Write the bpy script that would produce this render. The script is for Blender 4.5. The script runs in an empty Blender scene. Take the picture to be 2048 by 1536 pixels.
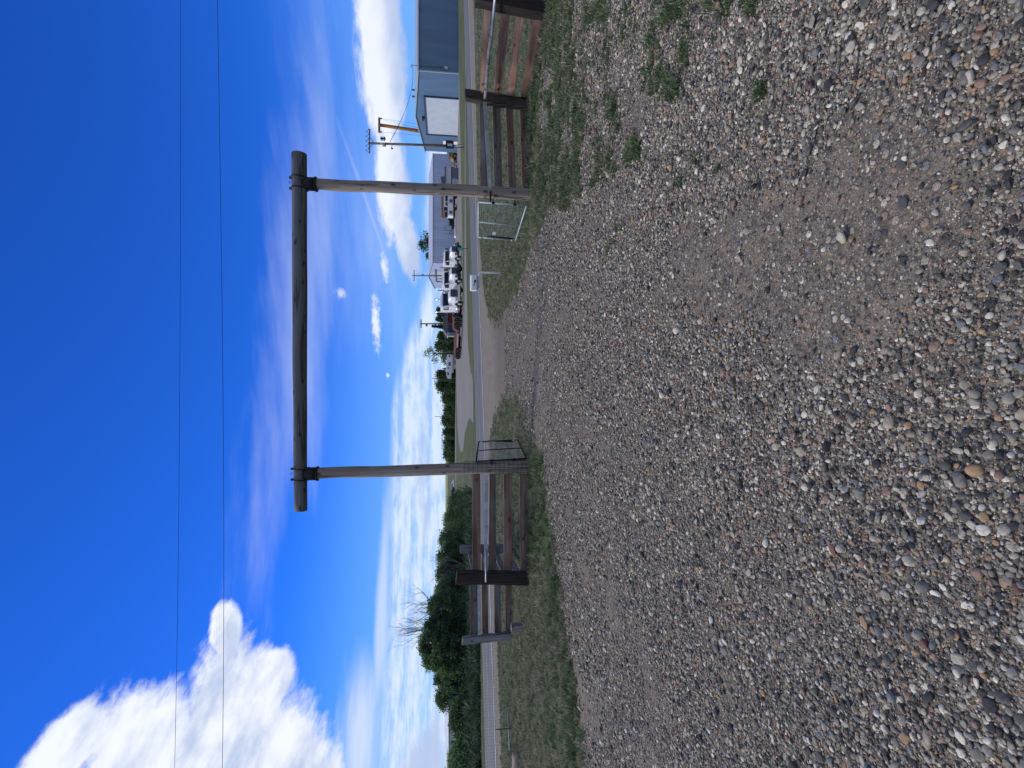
import bpy, bmesh, math, random
import numpy as np
from mathutils import Vector, Matrix, noise as mnoise

# ------------------------------------------------------------------ camera, world, sun
SC = bpy.context.scene
COL = SC.collection
H_EYE = 1.7
F_PX = 1000.0                        # focal length in pixels of the 2048 px wide photograph
PITCH = math.atan((1024 - 893) / F_PX)
FWD = Vector((0, math.cos(PITCH), -math.sin(PITCH)))
DWN = Vector((0, -math.sin(PITCH), -math.cos(PITCH)))
RGT = Vector((1, 0, 0))
EYE = Vector((0, 0, H_EYE))

cam_d = bpy.data.cameras.new('camera')
cam_d.sensor_width = 36
cam_d.sensor_fit = 'HORIZONTAL'
cam_d.lens = F_PX / 2048 * 36
cam_d.clip_start = 0.05
cam_d.clip_end = 9000
cam = bpy.data.objects.new('camera', cam_d)
COL.objects.link(cam)
# the phone was held on its side: the picture's right is the world's down
m = Matrix.Identity(4)
for i, v in enumerate((DWN, RGT, -FWD)):
    for j in range(3):
        m[j][i] = v[j]
m.translation = EYE
cam.matrix_world = m
SC.camera = cam

SUN_AZ, SUN_EL = -68.0, 44.0
SKY_STRENGTH = 0.085
SC.view_settings.view_transform = 'Standard'
SC.view_settings.look = 'None'
SC.view_settings.gamma = 1.0
SC.view_settings.exposure = 0.25

sl = bpy.data.lights.new('sun', 'SUN')
sl.energy = 2.1
sl.angle = math.radians(10)          # the sun stands behind thin cloud
sl.color = (1.0, 0.92, 0.79)
so = bpy.data.objects.new('sun', sl)
COL.objects.link(so)
SDIR = Vector((math.sin(math.radians(SUN_AZ)) * math.cos(math.radians(SUN_EL)),
               math.cos(math.radians(SUN_AZ)) * math.cos(math.radians(SUN_EL)), math.sin(math.radians(SUN_EL))))
so.rotation_euler = SDIR.to_track_quat('Z', 'Y').to_euler()


def ray(px, py):
    return FWD + DWN * ((px - 1024) / F_PX) + RGT * ((768 - py) / F_PX)


def azel(px, py):
    r = ray(px, py).normalized()
    return math.degrees(math.atan2(r.x, r.y)), math.degrees(math.asin(r.z))


class NT:
    """small helper round a node tree: every method returns an output socket"""
    def __init__(s, tree):
        s.t = tree
        s.n = tree.nodes
        s.l = tree.links

    def inp(s, sock, v):
        if v is None:
            return
        if isinstance(v, bpy.types.NodeSocket):
            s.l.new(v, sock)
        elif isinstance(v, (tuple, list)) and sock.type == 'RGBA' and len(v) == 3:
            sock.default_value = (*v, 1)
        else:
            sock.default_value = v

    def node(s, typ, outs=0, props=None, **kw):
        n = s.n.new(typ)
        for k, v in (props or {}).items():
            setattr(n, k, v)
        for k, v in kw.items():
            key = k.replace('_', ' ')
            s.inp(n.inputs[key], v)
        return n.outputs[outs]

    def math(s, op, a, b=None, c=None, clamp=False):
        n = s.n.new('ShaderNodeMath')
        n.operation = op
        n.use_clamp = clamp
        s.inp(n.inputs[0], a)
        if b is not None:
            s.inp(n.inputs[1], b)
        if c is not None:
            s.inp(n.inputs[2], c)
        return n.outputs[0]

    def add(s, a, b): return s.math('ADD', a, b)
    def sub(s, a, b): return s.math('SUBTRACT', a, b)
    def mul(s, a, b): return s.math('MULTIPLY', a, b)
    def div(s, a, b): return s.math('DIVIDE', a, b)
    def max(s, a, b): return s.math('MAXIMUM', a, b)
    def min(s, a, b): return s.math('MINIMUM', a, b)

    def smooth(s, x, a, b, lo=0.0, hi=1.0):
        n = s.n.new('ShaderNodeMapRange')
        n.interpolation_type = 'SMOOTHSTEP'
        s.inp(n.inputs['Value'], x)
        n.inputs['From Min'].default_value = a
        n.inputs['From Max'].default_value = b
        n.inputs['To Min'].default_value = lo
        n.inputs['To Max'].default_value = hi
        return n.outputs[0]

    def vec(s, x, y, z):
        n = s.n.new('ShaderNodeCombineXYZ')
        for i, v in enumerate((x, y, z)):
            s.inp(n.inputs[i], v)
        return n.outputs[0]

    def sep(s, v):
        n = s.n.new('ShaderNodeSeparateXYZ')
        s.inp(n.inputs[0], v)
        return n.outputs

    def noise(s, v, scale, detail=4, rough=0.55, dist=0.0):
        n = s.n.new('ShaderNodeTexNoise')
        s.inp(n.inputs['Vector'], v)
        n.inputs['Scale'].default_value = scale
        n.inputs['Detail'].default_value = detail
        n.inputs['Roughness'].default_value = rough
        n.inputs['Distortion'].default_value = dist
        return n.outputs[0]

    def voro(s, v, scale, out='Distance', feature='F1', rnd=1.0):
        n = s.n.new('ShaderNodeTexVoronoi')
        n.feature = feature
        s.inp(n.inputs['Vector'], v)
        n.inputs['Scale'].default_value = scale
        n.inputs['Randomness'].default_value = rnd
        return n.outputs[out]

    def mix(s, f, a, b, blend='MIX'):
        n = s.n.new('ShaderNodeMix')
        n.data_type = 'RGBA'
        n.blend_type = blend
        s.inp(n.inputs[0], f)
        s.inp(n.inputs[6], a)
        s.inp(n.inputs[7], b)
        return n.outputs[2]

    def ramp(s, f, stops, interp='LINEAR'):
        n = s.n.new('ShaderNodeValToRGB')
        n.color_ramp.interpolation = interp
        e = n.color_ramp.elements
        while len(e) < len(stops):
            e.new(0.5)
        for i, (p, c) in enumerate(stops):
            e[i].position = p
            e[i].color = (*c, 1)
        s.inp(n.inputs[0], f)
        return n.outputs[0]

    def bump(s, h, strength=0.5, dist=0.02, normal=None):
        n = s.n.new('ShaderNodeBump')
        n.inputs['Strength'].default_value = strength
        n.inputs['Distance'].default_value = dist
        s.inp(n.inputs['Height'], h)
        if normal is not None:
            s.inp(n.inputs['Normal'], normal)
        return n.outputs[0]

    def coord(s, name='Object'):
        return s.node('ShaderNodeTexCoord', name)


def build_world():
    w = bpy.data.worlds.new("World")
    SC.world = w
    w.use_nodes = True
    w.cycles.sampling_method = 'AUTOMATIC'
    t = NT(w.node_tree)
    bg = w.node_tree.nodes['Background']
    sky = t.n.new('ShaderNodeTexSky')
    sky.sky_type = 'NISHITA'
    sky.sun_disc = False
    sky.sun_elevation = math.radians(SUN_EL)
    sky.sun_rotation = math.radians(SUN_AZ)
    sky.altitude = 900
    sky.air_density = 1.0
    sky.dust_density = 0.35
    sky.ozone_density = 2.2
    blue = t.mix(1.0, sky.outputs[0], (0.115, 0.54, 1.62), 'MULTIPLY')
    d = t.coord('Generated')
    x, y, z = t.sep(d)
    az = t.mul(t.math('ARCTAN2', x, y), 57.29578)
    el = t.mul(t.math('ARCSINE', t.math('MULTIPLY', z, 0.99999)), 57.29578)
    # low sky pales towards the horizon
    blue = t.mix(t.smooth(el, -1, 17, 0.66, 0.0), blue, (2.7, 5.3, 9.6))

    def nz(sa, se, seed, detail=5, rough=0.55, tilt=0.0, dist=0.0):
        v = t.vec(t.add(t.mul(az, sa), t.mul(el, tilt * sa)), t.sub(t.mul(el, se), t.mul(az, tilt * se)), seed)
        return t.sub(t.noise(v, 1.0, detail, rough, dist), 0.5)

    def ell(p1, p2, hw):
        a1, e1 = azel(*p1)
        a2, e2 = azel(*p2)
        ca, ce = (a1 + a2) / 2, (e1 + e2) / 2
        L = math.hypot(a2 - a1, e2 - e1) / 2
        c, s_ = (a2 - a1) / 2 / L, (e2 - e1) / 2 / L
        da, de = t.sub(az, ca), t.sub(el, ce)
        u = t.div(t.add(t.mul(da, c), t.mul(de, s_)), L)
        v = t.div(t.sub(t.mul(de, c), t.mul(da, s_)), hw)
        r = t.math('SQRT', t.add(t.mul(u, u), t.mul(v, v)))
        return t.sub(1.0, r)

    def union(lst):
        o = lst[0]
        for q in lst[1:]:
            o = t.max(o, q)
        return o

    n_big = t.add(t.mul(nz(0.09, 0.20, 1.3, 6, 0.6, -0.25), 1.1), t.mul(nz(0.45, 0.9, 7.0, 5, 0.6, -0.25), 0.55))
    big = union([ell((468, 1225), (440, 1900), 5.2), ell((575, 1370), (540, 1900), 5.6), ell((330, 1330), (180, 1900), 6.0),
                 ell((225, 1390), (10, 1640), 2.5), ell((450, 1195), (455, 1330), 1.6), ell((545, 1275), (550, 1420), 2.2)])
    m_big = t.smooth(t.add(t.mul(big, 1.15), n_big), 0.03, 0.38)
    n_cu = t.add(t.mul(nz(0.12, 0.42, 3.1, 6, 0.6), 1.1), t.mul(nz(0.5, 1.5, 17.0, 5, 0.62), 0.5))
    band = union([ell((738, -330), (772, 330), 2.9), ell((770, 230), (800, 500), 2.2), ell((790, 380), (838, 590), 1.5)])
    m_band = t.mul(t.smooth(t.add(band, n_cu), 0.0, 0.42), 0.94)
    small = union([ell((748, 575), (756, 725), 0.62), ell((763, 495), (775, 570), 0.55), ell((678, 572), (684, 602), 0.7),
                   ell((775, 745), (777, 757), 0.25)])
    m_small = t.smooth(t.add(small, t.mul(nz(0.9, 1.6, 23.0, 5, 0.65), 2.2)), 0.0, 0.9)
    m_small = t.mul(m_small, 0.85)
    # thin high cloud in streaks
    n_ci = t.add(nz(0.045, 0.30, 5.0, 4, 0.5, 0.02), t.mul(nz(0.12, 0.7, 9.0, 5, 0.55, 0.03), 0.45))
    ci = union([t.mul(t.smooth(t.add(ell((600, -150), (500, 1250), 4.5), t.mul(n_ci, 1.7)), -0.1, 1.2), 0.36),
                t.mul(t.smooth(t.add(ell((690, 100), (760, 780), 4.0), t.mul(n_ci, 1.7)), -0.1, 1.2), 0.26),
                t.mul(t.smooth(t.add(ell((640, 150), (812, 640), 0.45), t.mul(n_ci, 0.9)), 0.0, 0.9), 0.32),
                t.mul(t.smooth(t.add(ell((775, 930), (738, 1600), 0.95), t.mul(n_ci, 1.0)), 0.0, 0.8), 0.62),
                t.mul(t.smooth(t.add(ell((738, 1230), (690, 1800), 2.4), t.mul(n_ci, 1.3)), 0.0, 0.8), 0.75)])
    # low layer along the horizon
    top = t.add(t.smooth(az, -4.0, 14.0, 6.3, 2.6), t.mul(n_ci, 2.2))
    low = t.mul(t.smooth(t.sub(top, el), 0.0, 1.4), t.smooth(t.add(nz(0.05, 0.9, 31.0, 5, 0.6), t.mul(nz(0.35, 1.3, 77.0, 5, 0.6), 0.8)), -0.2, 0.16, 0.30, 0.96))
    m_left = t.mul(t.smooth(t.add(ell((870, 1430), (800, 2100), 4.4), t.mul(n_cu, 0.9)), 0.0, 0.3), 0.9)
    puff = t.smooth(t.add(ell((835, 620), (850, 1330), 2.0), t.mul(nz(0.28, 0.75, 57.0, 6, 0.62), 2.4)), 0.45, 1.1)
    m_thick = union([m_big, m_band, m_small, m_left, t.mul(puff, 0.8)])
    # cloud colour: white tops, bluish grey shade (light passing through thick cloud)
    shade = nz(0.13, 0.32, 41.0, 5, 0.55, -0.2)
    sh_big = t.smooth(t.add(t.add(shade, t.mul(nz(0.4, 0.8, 63.0, 5, 0.6, -0.2), 0.4)), t.mul(t.sub(el, 18.0), 0.005)), -0.22, 0.17)
    sh_band = t.smooth(t.add(t.mul(shade, 7.0), t.sub(el, 4.6)), -1.6, 2.2)
    sh = t.add(t.mul(sh_big, t.smooth(el, 8, 11)), t.mul(sh_band, t.smooth(el, 8, 11, 1.0, 0.0)))
    ccol = t.mix(sh, (5.0, 6.0, 8.4), (9.2, 9.6, 10.4))
    col = t.mix(ci, blue, (7.6, 8.4, 10.2))
    col = t.mix(low, col, (7.2, 8.4, 10.2))
    col = t.mix(m_thick, col, ccol)
    # unseen broken cloud, added behind the viewer and overhead as neutral fill light
    v3 = t.node('ShaderNodeVectorMath', 0, {'operation': 'MULTIPLY'})
    nv = v3.node
    t.inp(nv.inputs[0], d)
    nv.inputs[1].default_value = (1.6, 1.6, 3.0)
    behind = t.smooth(t.math('ABSOLUTE', az), 62, 95)
    over = t.smooth(el, 46, 62)
    cover = t.mul(t.mul(t.max(behind, over), t.smooth(t.noise(v3, 1.4, 6, 0.6), 0.40, 0.56)), 0.88)
    col = t.mix(cover, col, (6.6, 7.2, 8.2))
    # below the horizon: dull ground colour
    col = t.mix(t.smooth(el, -3, -0.3, 1, 0), col, (1.1, 1.2, 1.1))
    t.l.new(col, bg.inputs[0])
    bg.inputs[1].default_value = SKY_STRENGTH


build_world()

# ------------------------------------------------------------------ terrain
R_P = Vector((0.0, 30.2))            # a point on the far edge of the road
R_D = Vector((1.0, 0.505)).normalized()
R_N = Vector((-R_D.y, R_D.x))
ROAD_W = 6.0


def s_of(x, y): return (x - R_P.x) * R_N.x + (y - R_P.y) * R_N.y
def t_of(x, y): return (x - R_P.x) * R_D.x + (y - R_P.y) * R_D.y
def st(s, t): return Vector((R_P.x + R_N.x * s + R_D.x * t, R_P.y + R_N.y * s + R_D.y * t))


BRK = [(-1e9, 0.0), (1.0, 0.0), (46.0, -1.05), (150.0, -1.5), (1e9, -1.5)]


def T(x, y):
    s = s_of(x, y)
    for (a, za), (b, zb) in zip(BRK, BRK[1:]):
        if a <= s <= b:
            return za + (zb - za) * (s - a) / (b - a)
    return 0.0


def ground(px, py):
    r = ray(px, py)
    lo, hi = 0.0, 6000.0
    step = 0.5
    d = 0.5
    while d < 6000:
        p = EYE + r * d
        if p.z < T(p.x, p.y):
            break
        lo = d
        d *= 1.03
    hi = d
    for _ in range(40):
        mid = (lo + hi) / 2
        p = EYE + r * mid
        if p.z < T(p.x, p.y):
            hi = mid
        else:
            lo = mid
    p = EYE + r * hi
    return Vector((p.x, p.y, T(p.x, p.y)))


def at(px, py, Y):
    r = ray(px, py)
    return EYE + r * (Y / r.y)


def fx(px, py, Y):
    """x at depth Y"""
    return at(px, py, Y).x


# ------------------------------------------------------------------ object helpers
def tag(o, label=None, cat=None, group=None, kind=None):
    if label: o['label'] = label
    if cat: o['category'] = cat
    if group: o['group'] = group
    if kind: o['kind'] = kind
    return o


def empty(name, loc, rz=0.0, label=None, cat=None, group=None):
    o = bpy.data.objects.new(name, None)
    o.empty_display_size = 0.3
    o.location = loc
    o.rotation_euler = (0, 0, rz)
    COL.objects.link(o)
    return tag(o, label, cat, group)


def wloc(o):
    v = Vector((0, 0, 0))
    while o is not None:
        v += o.location
        o = o.parent
    return v


def mesh_fast(name, V, F, smooth=False, mats=()):
    """V (n,3) array, F (m,k) array of one face size"""
    V = np.asarray(V, dtype=np.float32)
    F = np.asarray(F, dtype=np.int32)
    me = bpy.data.meshes.new(name)
    me.vertices.add(len(V))
    me.vertices.foreach_set('co', V.ravel())
    me.loops.add(F.size)
    me.loops.foreach_set('vertex_index', F.ravel())
    me.polygons.add(len(F))
    me.polygons.foreach_set('loop_start', np.arange(0, F.size, F.shape[1], dtype=np.int32))
    if smooth:
        me.polygons.foreach_set('use_smooth', np.ones(len(F), dtype=bool))
    me.update(calc_edges=True)
    for mt in mats:
        me.materials.append(mt)
    return me


def link(name, me, parent=None, loc=None):
    o = bpy.data.objects.new(name, me)
    COL.objects.link(o)
    if parent is not None:
        o.parent = parent
    if loc is not None:
        o.location = loc
    return o


class MB:
    def __init__(s):
        s.v = []
        s.f = []
        s.sm = []

    def quad(s, a, b, c, d):
        i = len(s.v)
        s.v += [Vector(a), Vector(b), Vector(c), Vector(d)]
        s.f.append((i, i + 1, i + 2, i + 3)); s.sm.append(False)
        return s

    def poly(s, pts):
        i = len(s.v)
        s.v += [Vector(p) for p in pts]
        s.f.append(tuple(range(i, i + len(pts)))); s.sm.append(False)
        return s

    def box(s, lo, hi, M=None):
        i = len(s.v)
        P = [Vector((x, y, z)) for x in (lo[0], hi[0]) for y in (lo[1], hi[1]) for z in (lo[2], hi[2])]
        if M is not None:
            P = [M @ p for p in P]
        s.v += P
        for q in ((0, 1, 3, 2), (4, 6, 7, 5), (0, 4, 5, 1), (2, 3, 7, 6), (0, 2, 6, 4), (1, 5, 7, 3)):
            s.f.append(tuple(i + k for k in q)); s.sm.append(False)
        return s

    def bar(s, a, b, w, h, up=(0, 0, 1)):
        """box from a to b, w across, h along up"""
        a, b = Vector(a), Vector(b)
        d = (b - a)
        L = d.length
        x = d.normalized()
        y = Vector(up).cross(x)
        if y.length < 1e-5:
            y = Vector((1, 0, 0)).cross(x)
        y.normalize()
        z = x.cross(y)
        M = Matrix(((x.x, y.x, z.x, a.x), (x.y, y.y, z.y, a.y), (x.z, y.z, z.z, a.z), (0, 0, 0, 1)))
        return s.box((0, -w / 2, -h / 2), (L, w / 2, h / 2), M)

    def tube(s, pts, radii, seg=8, caps=True, smooth=True):
        pts = [Vector(p) for p in pts]
        if not isinstance(radii, (list, tuple)):
            radii = [radii] * len(pts)
        base = len(s.v)
        prev = None
        for k, p in enumerate(pts):
            if k == 0: d = pts[1] - pts[0]
            elif k == len(pts) - 1: d = pts[-1] - pts[-2]
            else: d = pts[k + 1] - pts[k - 1]
            d.normalize()
            if prev is None:
                a = Vector((0, 0, 1)) if abs(d.z) < 0.9 else Vector((1, 0, 0))
                u = d.cross(a).normalized()
            else:
                u = (prev - d * prev.dot(d)).normalized()
            prev = u
            w = d.cross(u)
            for q in range(seg):
                an = 2 * math.pi * q / seg
                s.v.append(p + (u * math.cos(an) + w * math.sin(an)) * radii[k])
        for k in range(len(pts) - 1):
            for q in range(seg):
                a = base + k * seg + q
                b = base + k * seg + (q + 1) % seg
                s.f.append((a, b, b + seg, a + seg)); s.sm.append(smooth)
        if caps:
            s.f.append(tuple(base + q for q in reversed(range(seg)))); s.sm.append(False)
            e = base + (len(pts) - 1) * seg
            s.f.append(tuple(e + q for q in range(seg))); s.sm.append(False)
        return s

    def prism(s, prof, y0, y1, M=None):
        """profile of (x,z) extruded along y"""
        i = len(s.v)
        n = len(prof)
        P = [Vector((x, y0, z)) for x, z in prof] + [Vector((x, y1, z)) for x, z in prof]
        if M is not None:
            P = [M @ p for p in P]
        s.v += P
        s.f.append(tuple(i + k for k in range(n))); s.sm.append(False)
        s.f.append(tuple(i + n + k for k in reversed(range(n)))); s.sm.append(False)
        for k in range(n):
            a, b = i + k, i + (k + 1) % n
            s.f.append((b, a, a + n, b + n)); s.sm.append(False)
        return s

    def loft(s, rings, caps=True, smooth=False):
        i = len(s.v)
        n = len(rings[0])
        for r in rings:
            s.v += [Vector(p) for p in r]
        for k in range(len(rings) - 1):
            for q in range(n):
                a = i + k * n + q
                b = i + k * n + (q + 1) % n
                s.f.append((a, b, b + n, a + n)); s.sm.append(smooth)
        if caps:
            s.f.append(tuple(i + q for q in reversed(range(n)))); s.sm.append(False)
            e = i + (len(rings) - 1) * n
            s.f.append(tuple(e + q for q in range(n))); s.sm.append(False)
        return s

    def build(s, name, mat, parent=None, world=True, bevel=0.0, loc=None, fix=True):
        me = bpy.data.meshes.new(name)
        off = Vector((0, 0, 0))
        if world and parent is not None:
            off = wloc(parent)
        if loc is not None:
            off = Vector(loc)
        me.from_pydata([tuple(v - off) for v in s.v], [], s.f)
        me.polygons.foreach_set('use_smooth', s.sm)
        me.update()
        if fix:
            bm = bmesh.new()
            bm.from_mesh(me)
            bmesh.ops.recalc_face_normals(bm, faces=bm.faces)
            bm.to_mesh(me)
            bm.free()
        if mat is not None:
            me.materials.append(mat)
        o = link(name, me, parent, loc)
        if bevel:
            b = o.modifiers.new('bevel', 'BEVEL')
            b.width = bevel
            b.segments = 2
            b.limit_method = 'ANGLE'
        return o


def copy_tree(o, parent=None):
    c = o.copy()
    COL.objects.link(c)
    if parent is not None:
        c.parent = parent
    for ch in list(o.children):
        copy_tree(ch, c)
    return c


# ------------------------------------------------------------------ materials
MATS = {}


def new_mat(name):
    mt = bpy.data.materials.new(name)
    mt.use_nodes = True
    t = NT(mt.node_tree)
    p = mt.node_tree.nodes['Principled BSDF']
    MATS[name] = mt
    return mt, t, p


def plain(name, col, rough=0.6, metal=0.0, var=0.12, scale=6.0, bump=0.0, bscale=60.0, spec=0.4, dirt=None):
    mt, t, p = new_mat(name)
    c = t.coord('Object')
    n = t.noise(c, scale, 5, 0.6)
    k = t.smooth(n, 0.3, 0.7, 1 - var, 1 + var)
    col_s = t.mix(1.0, (*col,), t.vec(k, k, k), 'MULTIPLY')
    if dirt:
        col_s = t.mix(t.smooth(t.noise(c, scale * 0.37, 6, 0.65), 0.48, 0.7, 0, 0.75), col_s, dirt)
    t.inp(p.inputs['Base Color'], col_s)
    p.inputs['Roughness'].default_value = rough
    p.inputs['Metallic'].default_value = metal
    p.inputs['Specular IOR Level'].default_value = spec
    if bump:
        t.inp(p.inputs['Normal'], t.bump(t.noise(c, bscale, 4), 0.6, bump))
    return mt


def wood(name, c1, c2, c3, along='X', scale=1.0, rough=0.85, knots=True, stain=None, cracks=0.6):
    """weathered wood, grain along one object axis"""
    mt, t, p = new_mat(name)
    x, y, z = t.sep(t.coord('Object'))
    rnd = t.node('ShaderNodeObjectInfo', 'Random')
    off = t.mul(rnd, 37.0)
    ax = {'X': (x, y, z), 'Z': (z, x, y)}[along]
    lx = t.add(ax[0], off)
    v = t.vec(t.mul(lx, 1.4 * scale), t.mul(ax[1], 30 * scale), t.mul(ax[2], 30 * scale))
    g = t.noise(v, 1.0, 6, 0.65, 0.4)
    big = t.noise(t.vec(t.mul(lx, 1.1), t.mul(ax[1], 4), t.mul(ax[2], 4)), 1.0, 4, 0.6)
    col = t.ramp(g, [(0.25, c1), (0.5, c2), (0.75, c3)])
    col = t.mix(t.smooth(big, 0.4, 0.65, 0, 0.75), col, stain or c1)
    tone = t.smooth(rnd, 0, 1, 0.78, 1.22)
    col = t.mix(1.0, col, t.vec(tone, tone, tone), 'MULTIPLY')
    h = g
    if knots:
        kd = t.voro(t.vec(t.mul(lx, 3.6), t.mul(ax[1], 7), t.mul(ax[2], 7)), 1.0)
        kn = t.smooth(kd, 0.10, 0.26, 1, 0)
        col = t.mix(t.mul(kn, 0.8), col, tuple(q * 0.28 for q in c1))
        h = t.sub(h, t.mul(kn, 0.3))
    ck = t.smooth(t.noise(t.vec(t.mul(lx, 0.9), t.mul(ax[1], 16), t.mul(ax[2], 16)), 1.0, 3, 0.5), 0.57, 0.64)
    col = t.mix(t.mul(ck, cracks), col, tuple(q * 0.2 for q in c1))
    h = t.sub(h, t.mul(ck, 0.7))
    t.inp(p.inputs['Base Color'], col)
    p.inputs['Roughness'].default_value = rough
    p.inputs['Specular IOR Level'].default_value = 0.25
    t.inp(p.inputs['Normal'], t.bump(h, 0.8, 0.01))
    return mt


M_post = wood('gate_post_wood', (0.14, 0.115, 0.095), (0.285, 0.245, 0.21), (0.43, 0.39, 0.345), 'Z', 0.38, stain=(0.25, 0.20, 0.16))
M_log = wood('grey_log_wood', (0.080, 0.087, 0.098), (0.128, 0.138, 0.152), (0.18, 0.192, 0.21), 'X', 0.4, stain=(0.12, 0.125, 0.13))
M_board = wood('brown_board_wood', (0.13, 0.082, 0.062), (0.225, 0.15, 0.115), (0.38, 0.29, 0.24), 'X', 0.5, stain=(0.19, 0.095, 0.062), cracks=0.4)
M_gboard = wood('grey_board_wood', (0.12, 0.11, 0.11), (0.2, 0.185, 0.175), (0.29, 0.27, 0.26), 'X', 0.5, stain=(0.17, 0.10, 0.07), cracks=0.4)
M_tie = wood('dark_tie_wood', (0.030, 0.024, 0.020), (0.052, 0.040, 0.032), (0.085, 0.066, 0.052), 'Z', 0.9, knots=False, stain=(0.03, 0.024, 0.02), cracks=0.9)
M_gtie = wood('grey_tie_wood', (0.13, 0.125, 0.125), (0.21, 0.205, 0.2), (0.3, 0.29, 0.285), 'Z', 0.9, stain=(0.17, 0.165, 0.16))
M_pole = wood('utility_pole_wood', (0.12, 0.095, 0.075), (0.18, 0.145, 0.115), (0.25, 0.21, 0.175), 'Z', 0.6)
M_iron = plain('black_iron', (0.012, 0.012, 0.014), 0.6, 0.2, 0.3, 20)
M_galv = plain('galvanised_pipe', (0.42, 0.44, 0.46), 0.45, 0.7, 0.2, 9, dirt=(0.25, 0.24, 0.22))
M_frame = plain('gate_frame_metal', (0.46, 0.53, 0.52), 0.5, 0.2, 0.12, 12)
M_wire = plain('fence_wire', (0.10, 0.11, 0.11), 0.6, 0.5, 0.2, 12)
M_gwire = plain('coated_wire', (0.20, 0.27, 0.25), 0.6, 0.2, 0.2, 12)
M_white = plain('white_paint', (0.86, 0.87, 0.88), 0.4, 0.0, 0.05, 3)
M_tpaint = plain('truck_white_paint', (0.78, 0.79, 0.80), 0.28, 0.0, 0.06, 1.3, dirt=(0.55, 0.52, 0.48))
M_pvc = plain('white_pipe', (0.86, 0.87, 0.88), 0.4, 0.0, 0.06, 8)
M_red = plain('red_flag_paint', (0.12, 0.015, 0.02), 0.5)
M_teal = plain('teal_sign', (0.03, 0.42, 0.34), 0.4, 0, 0.1, 20)
M_rust = plain('rust_brown_steel', (0.30, 0.13, 0.045), 0.7, 0.1, 0.2, 3, dirt=(0.2, 0.08, 0.03))
M_boom = plain('brown_boom_paint', (0.33, 0.15, 0.05), 0.55, 0.0, 0.2, 3)
M_glass = plain('dark_glass', (0.012, 0.015, 0.022), 0.08, 0.0, 0.2, 1, spec=0.7)
M_tyre = plain('tyre_rubber', (0.018, 0.018, 0.019), 0.85, 0, 0.2, 8)
M_rim = plain('wheel_rim', (0.62, 0.62, 0.62), 0.35, 0.6, 0.1, 8)
M_chrome = plain('chrome', (0.72, 0.72, 0.73), 0.2, 0.95, 0.1, 6)
M_grille = plain('grille_grey', (0.075, 0.085, 0.10), 0.5, 0.2, 0.1, 8)
M_dark = plain('dark_steel', (0.028, 0.028, 0.032), 0.6, 0.3, 0.3, 5)
M_mid = plain('mid_grey_steel', (0.16, 0.165, 0.18), 0.55, 0.3, 0.25, 4)
M_silver = plain('silver_panel', (0.50, 0.52, 0.54), 0.4, 0.5, 0.12, 4)
M_tan = plain('tan_equipment', (0.30, 0.23, 0.17), 0.7, 0.1, 0.25, 4)
M_deck = plain('red_brown_deck', (0.16, 0.075, 0.05), 0.8, 0.0, 0.3, 4)
M_yellow = plain('yellow_machine_paint', (0.55, 0.28, 0.03), 0.5, 0.0, 0.2, 3)
M_lamp = plain('lamp_glass', (0.55, 0.55, 0.52), 0.15, 0.0, 0.1, 9)
M_orange = plain('orange_lamp', (0.5, 0.18, 0.02), 0.4)
M_barn = plain('barn_red_wood', (0.11, 0.022, 0.025), 0.8, 0, 0.2, 3)
M_navy = plain('navy_container', (0.02, 0.04, 0.10), 0.6, 0, 0.2, 2)
M_shed = plain('pale_green_shed', (0.32, 0.36, 0.34), 0.7, 0, 0.12, 2)
M_rv = plain('camper_white', (0.72, 0.73, 0.72), 0.4, 0, 0.05, 1)
M_rvg = plain('camper_grey_stripe', (0.45, 0.48, 0.50), 0.4, 0, 0.06, 1)
M_house = plain('pale_house_wall', (0.55, 0.58, 0.60), 0.7, 0, 0.08, 1)
M_roof = plain('dark_roof', (0.10, 0.10, 0.11), 0.8, 0, 0.2, 2)
M_proof = plain('pale_metal_roof', (0.62, 0.64, 0.66), 0.5, 0.2, 0.1, 1)
M_tin = plain('pale_tin', (0.6, 0.62, 0.64), 0.5, 0.2, 0.1, 1)
M_wood_end = wood('log_end_wood', (0.3, 0.22, 0.18), (0.42, 0.33, 0.28), (0.5, 0.42, 0.38), 'X', 0.8)
M_cable = plain('cable', (0.02, 0.022, 0.03), 0.6)
M_twig = plain('bare_twigs', (0.20, 0.185, 0.17), 0.9, 0, 0.2, 2)
M_bark = plain('bark', (0.075, 0.062, 0.05), 0.9, 0, 0.3, 3)
M_hill = plain('far_field', (0.28, 0.30, 0.10), 0.95, 0, 0.2, 0.01)
M_line = plain('road_line_paint', (0.62, 0.62, 0.62), 0.7, 0, 0.14, 3, dirt=(0.4, 0.4, 0.4))
M_yline = plain('worn_centre_line_paint', (0.34, 0.30, 0.22), 0.8, 0, 0.2, 3, dirt=(0.2, 0.19, 0.18))


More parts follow.
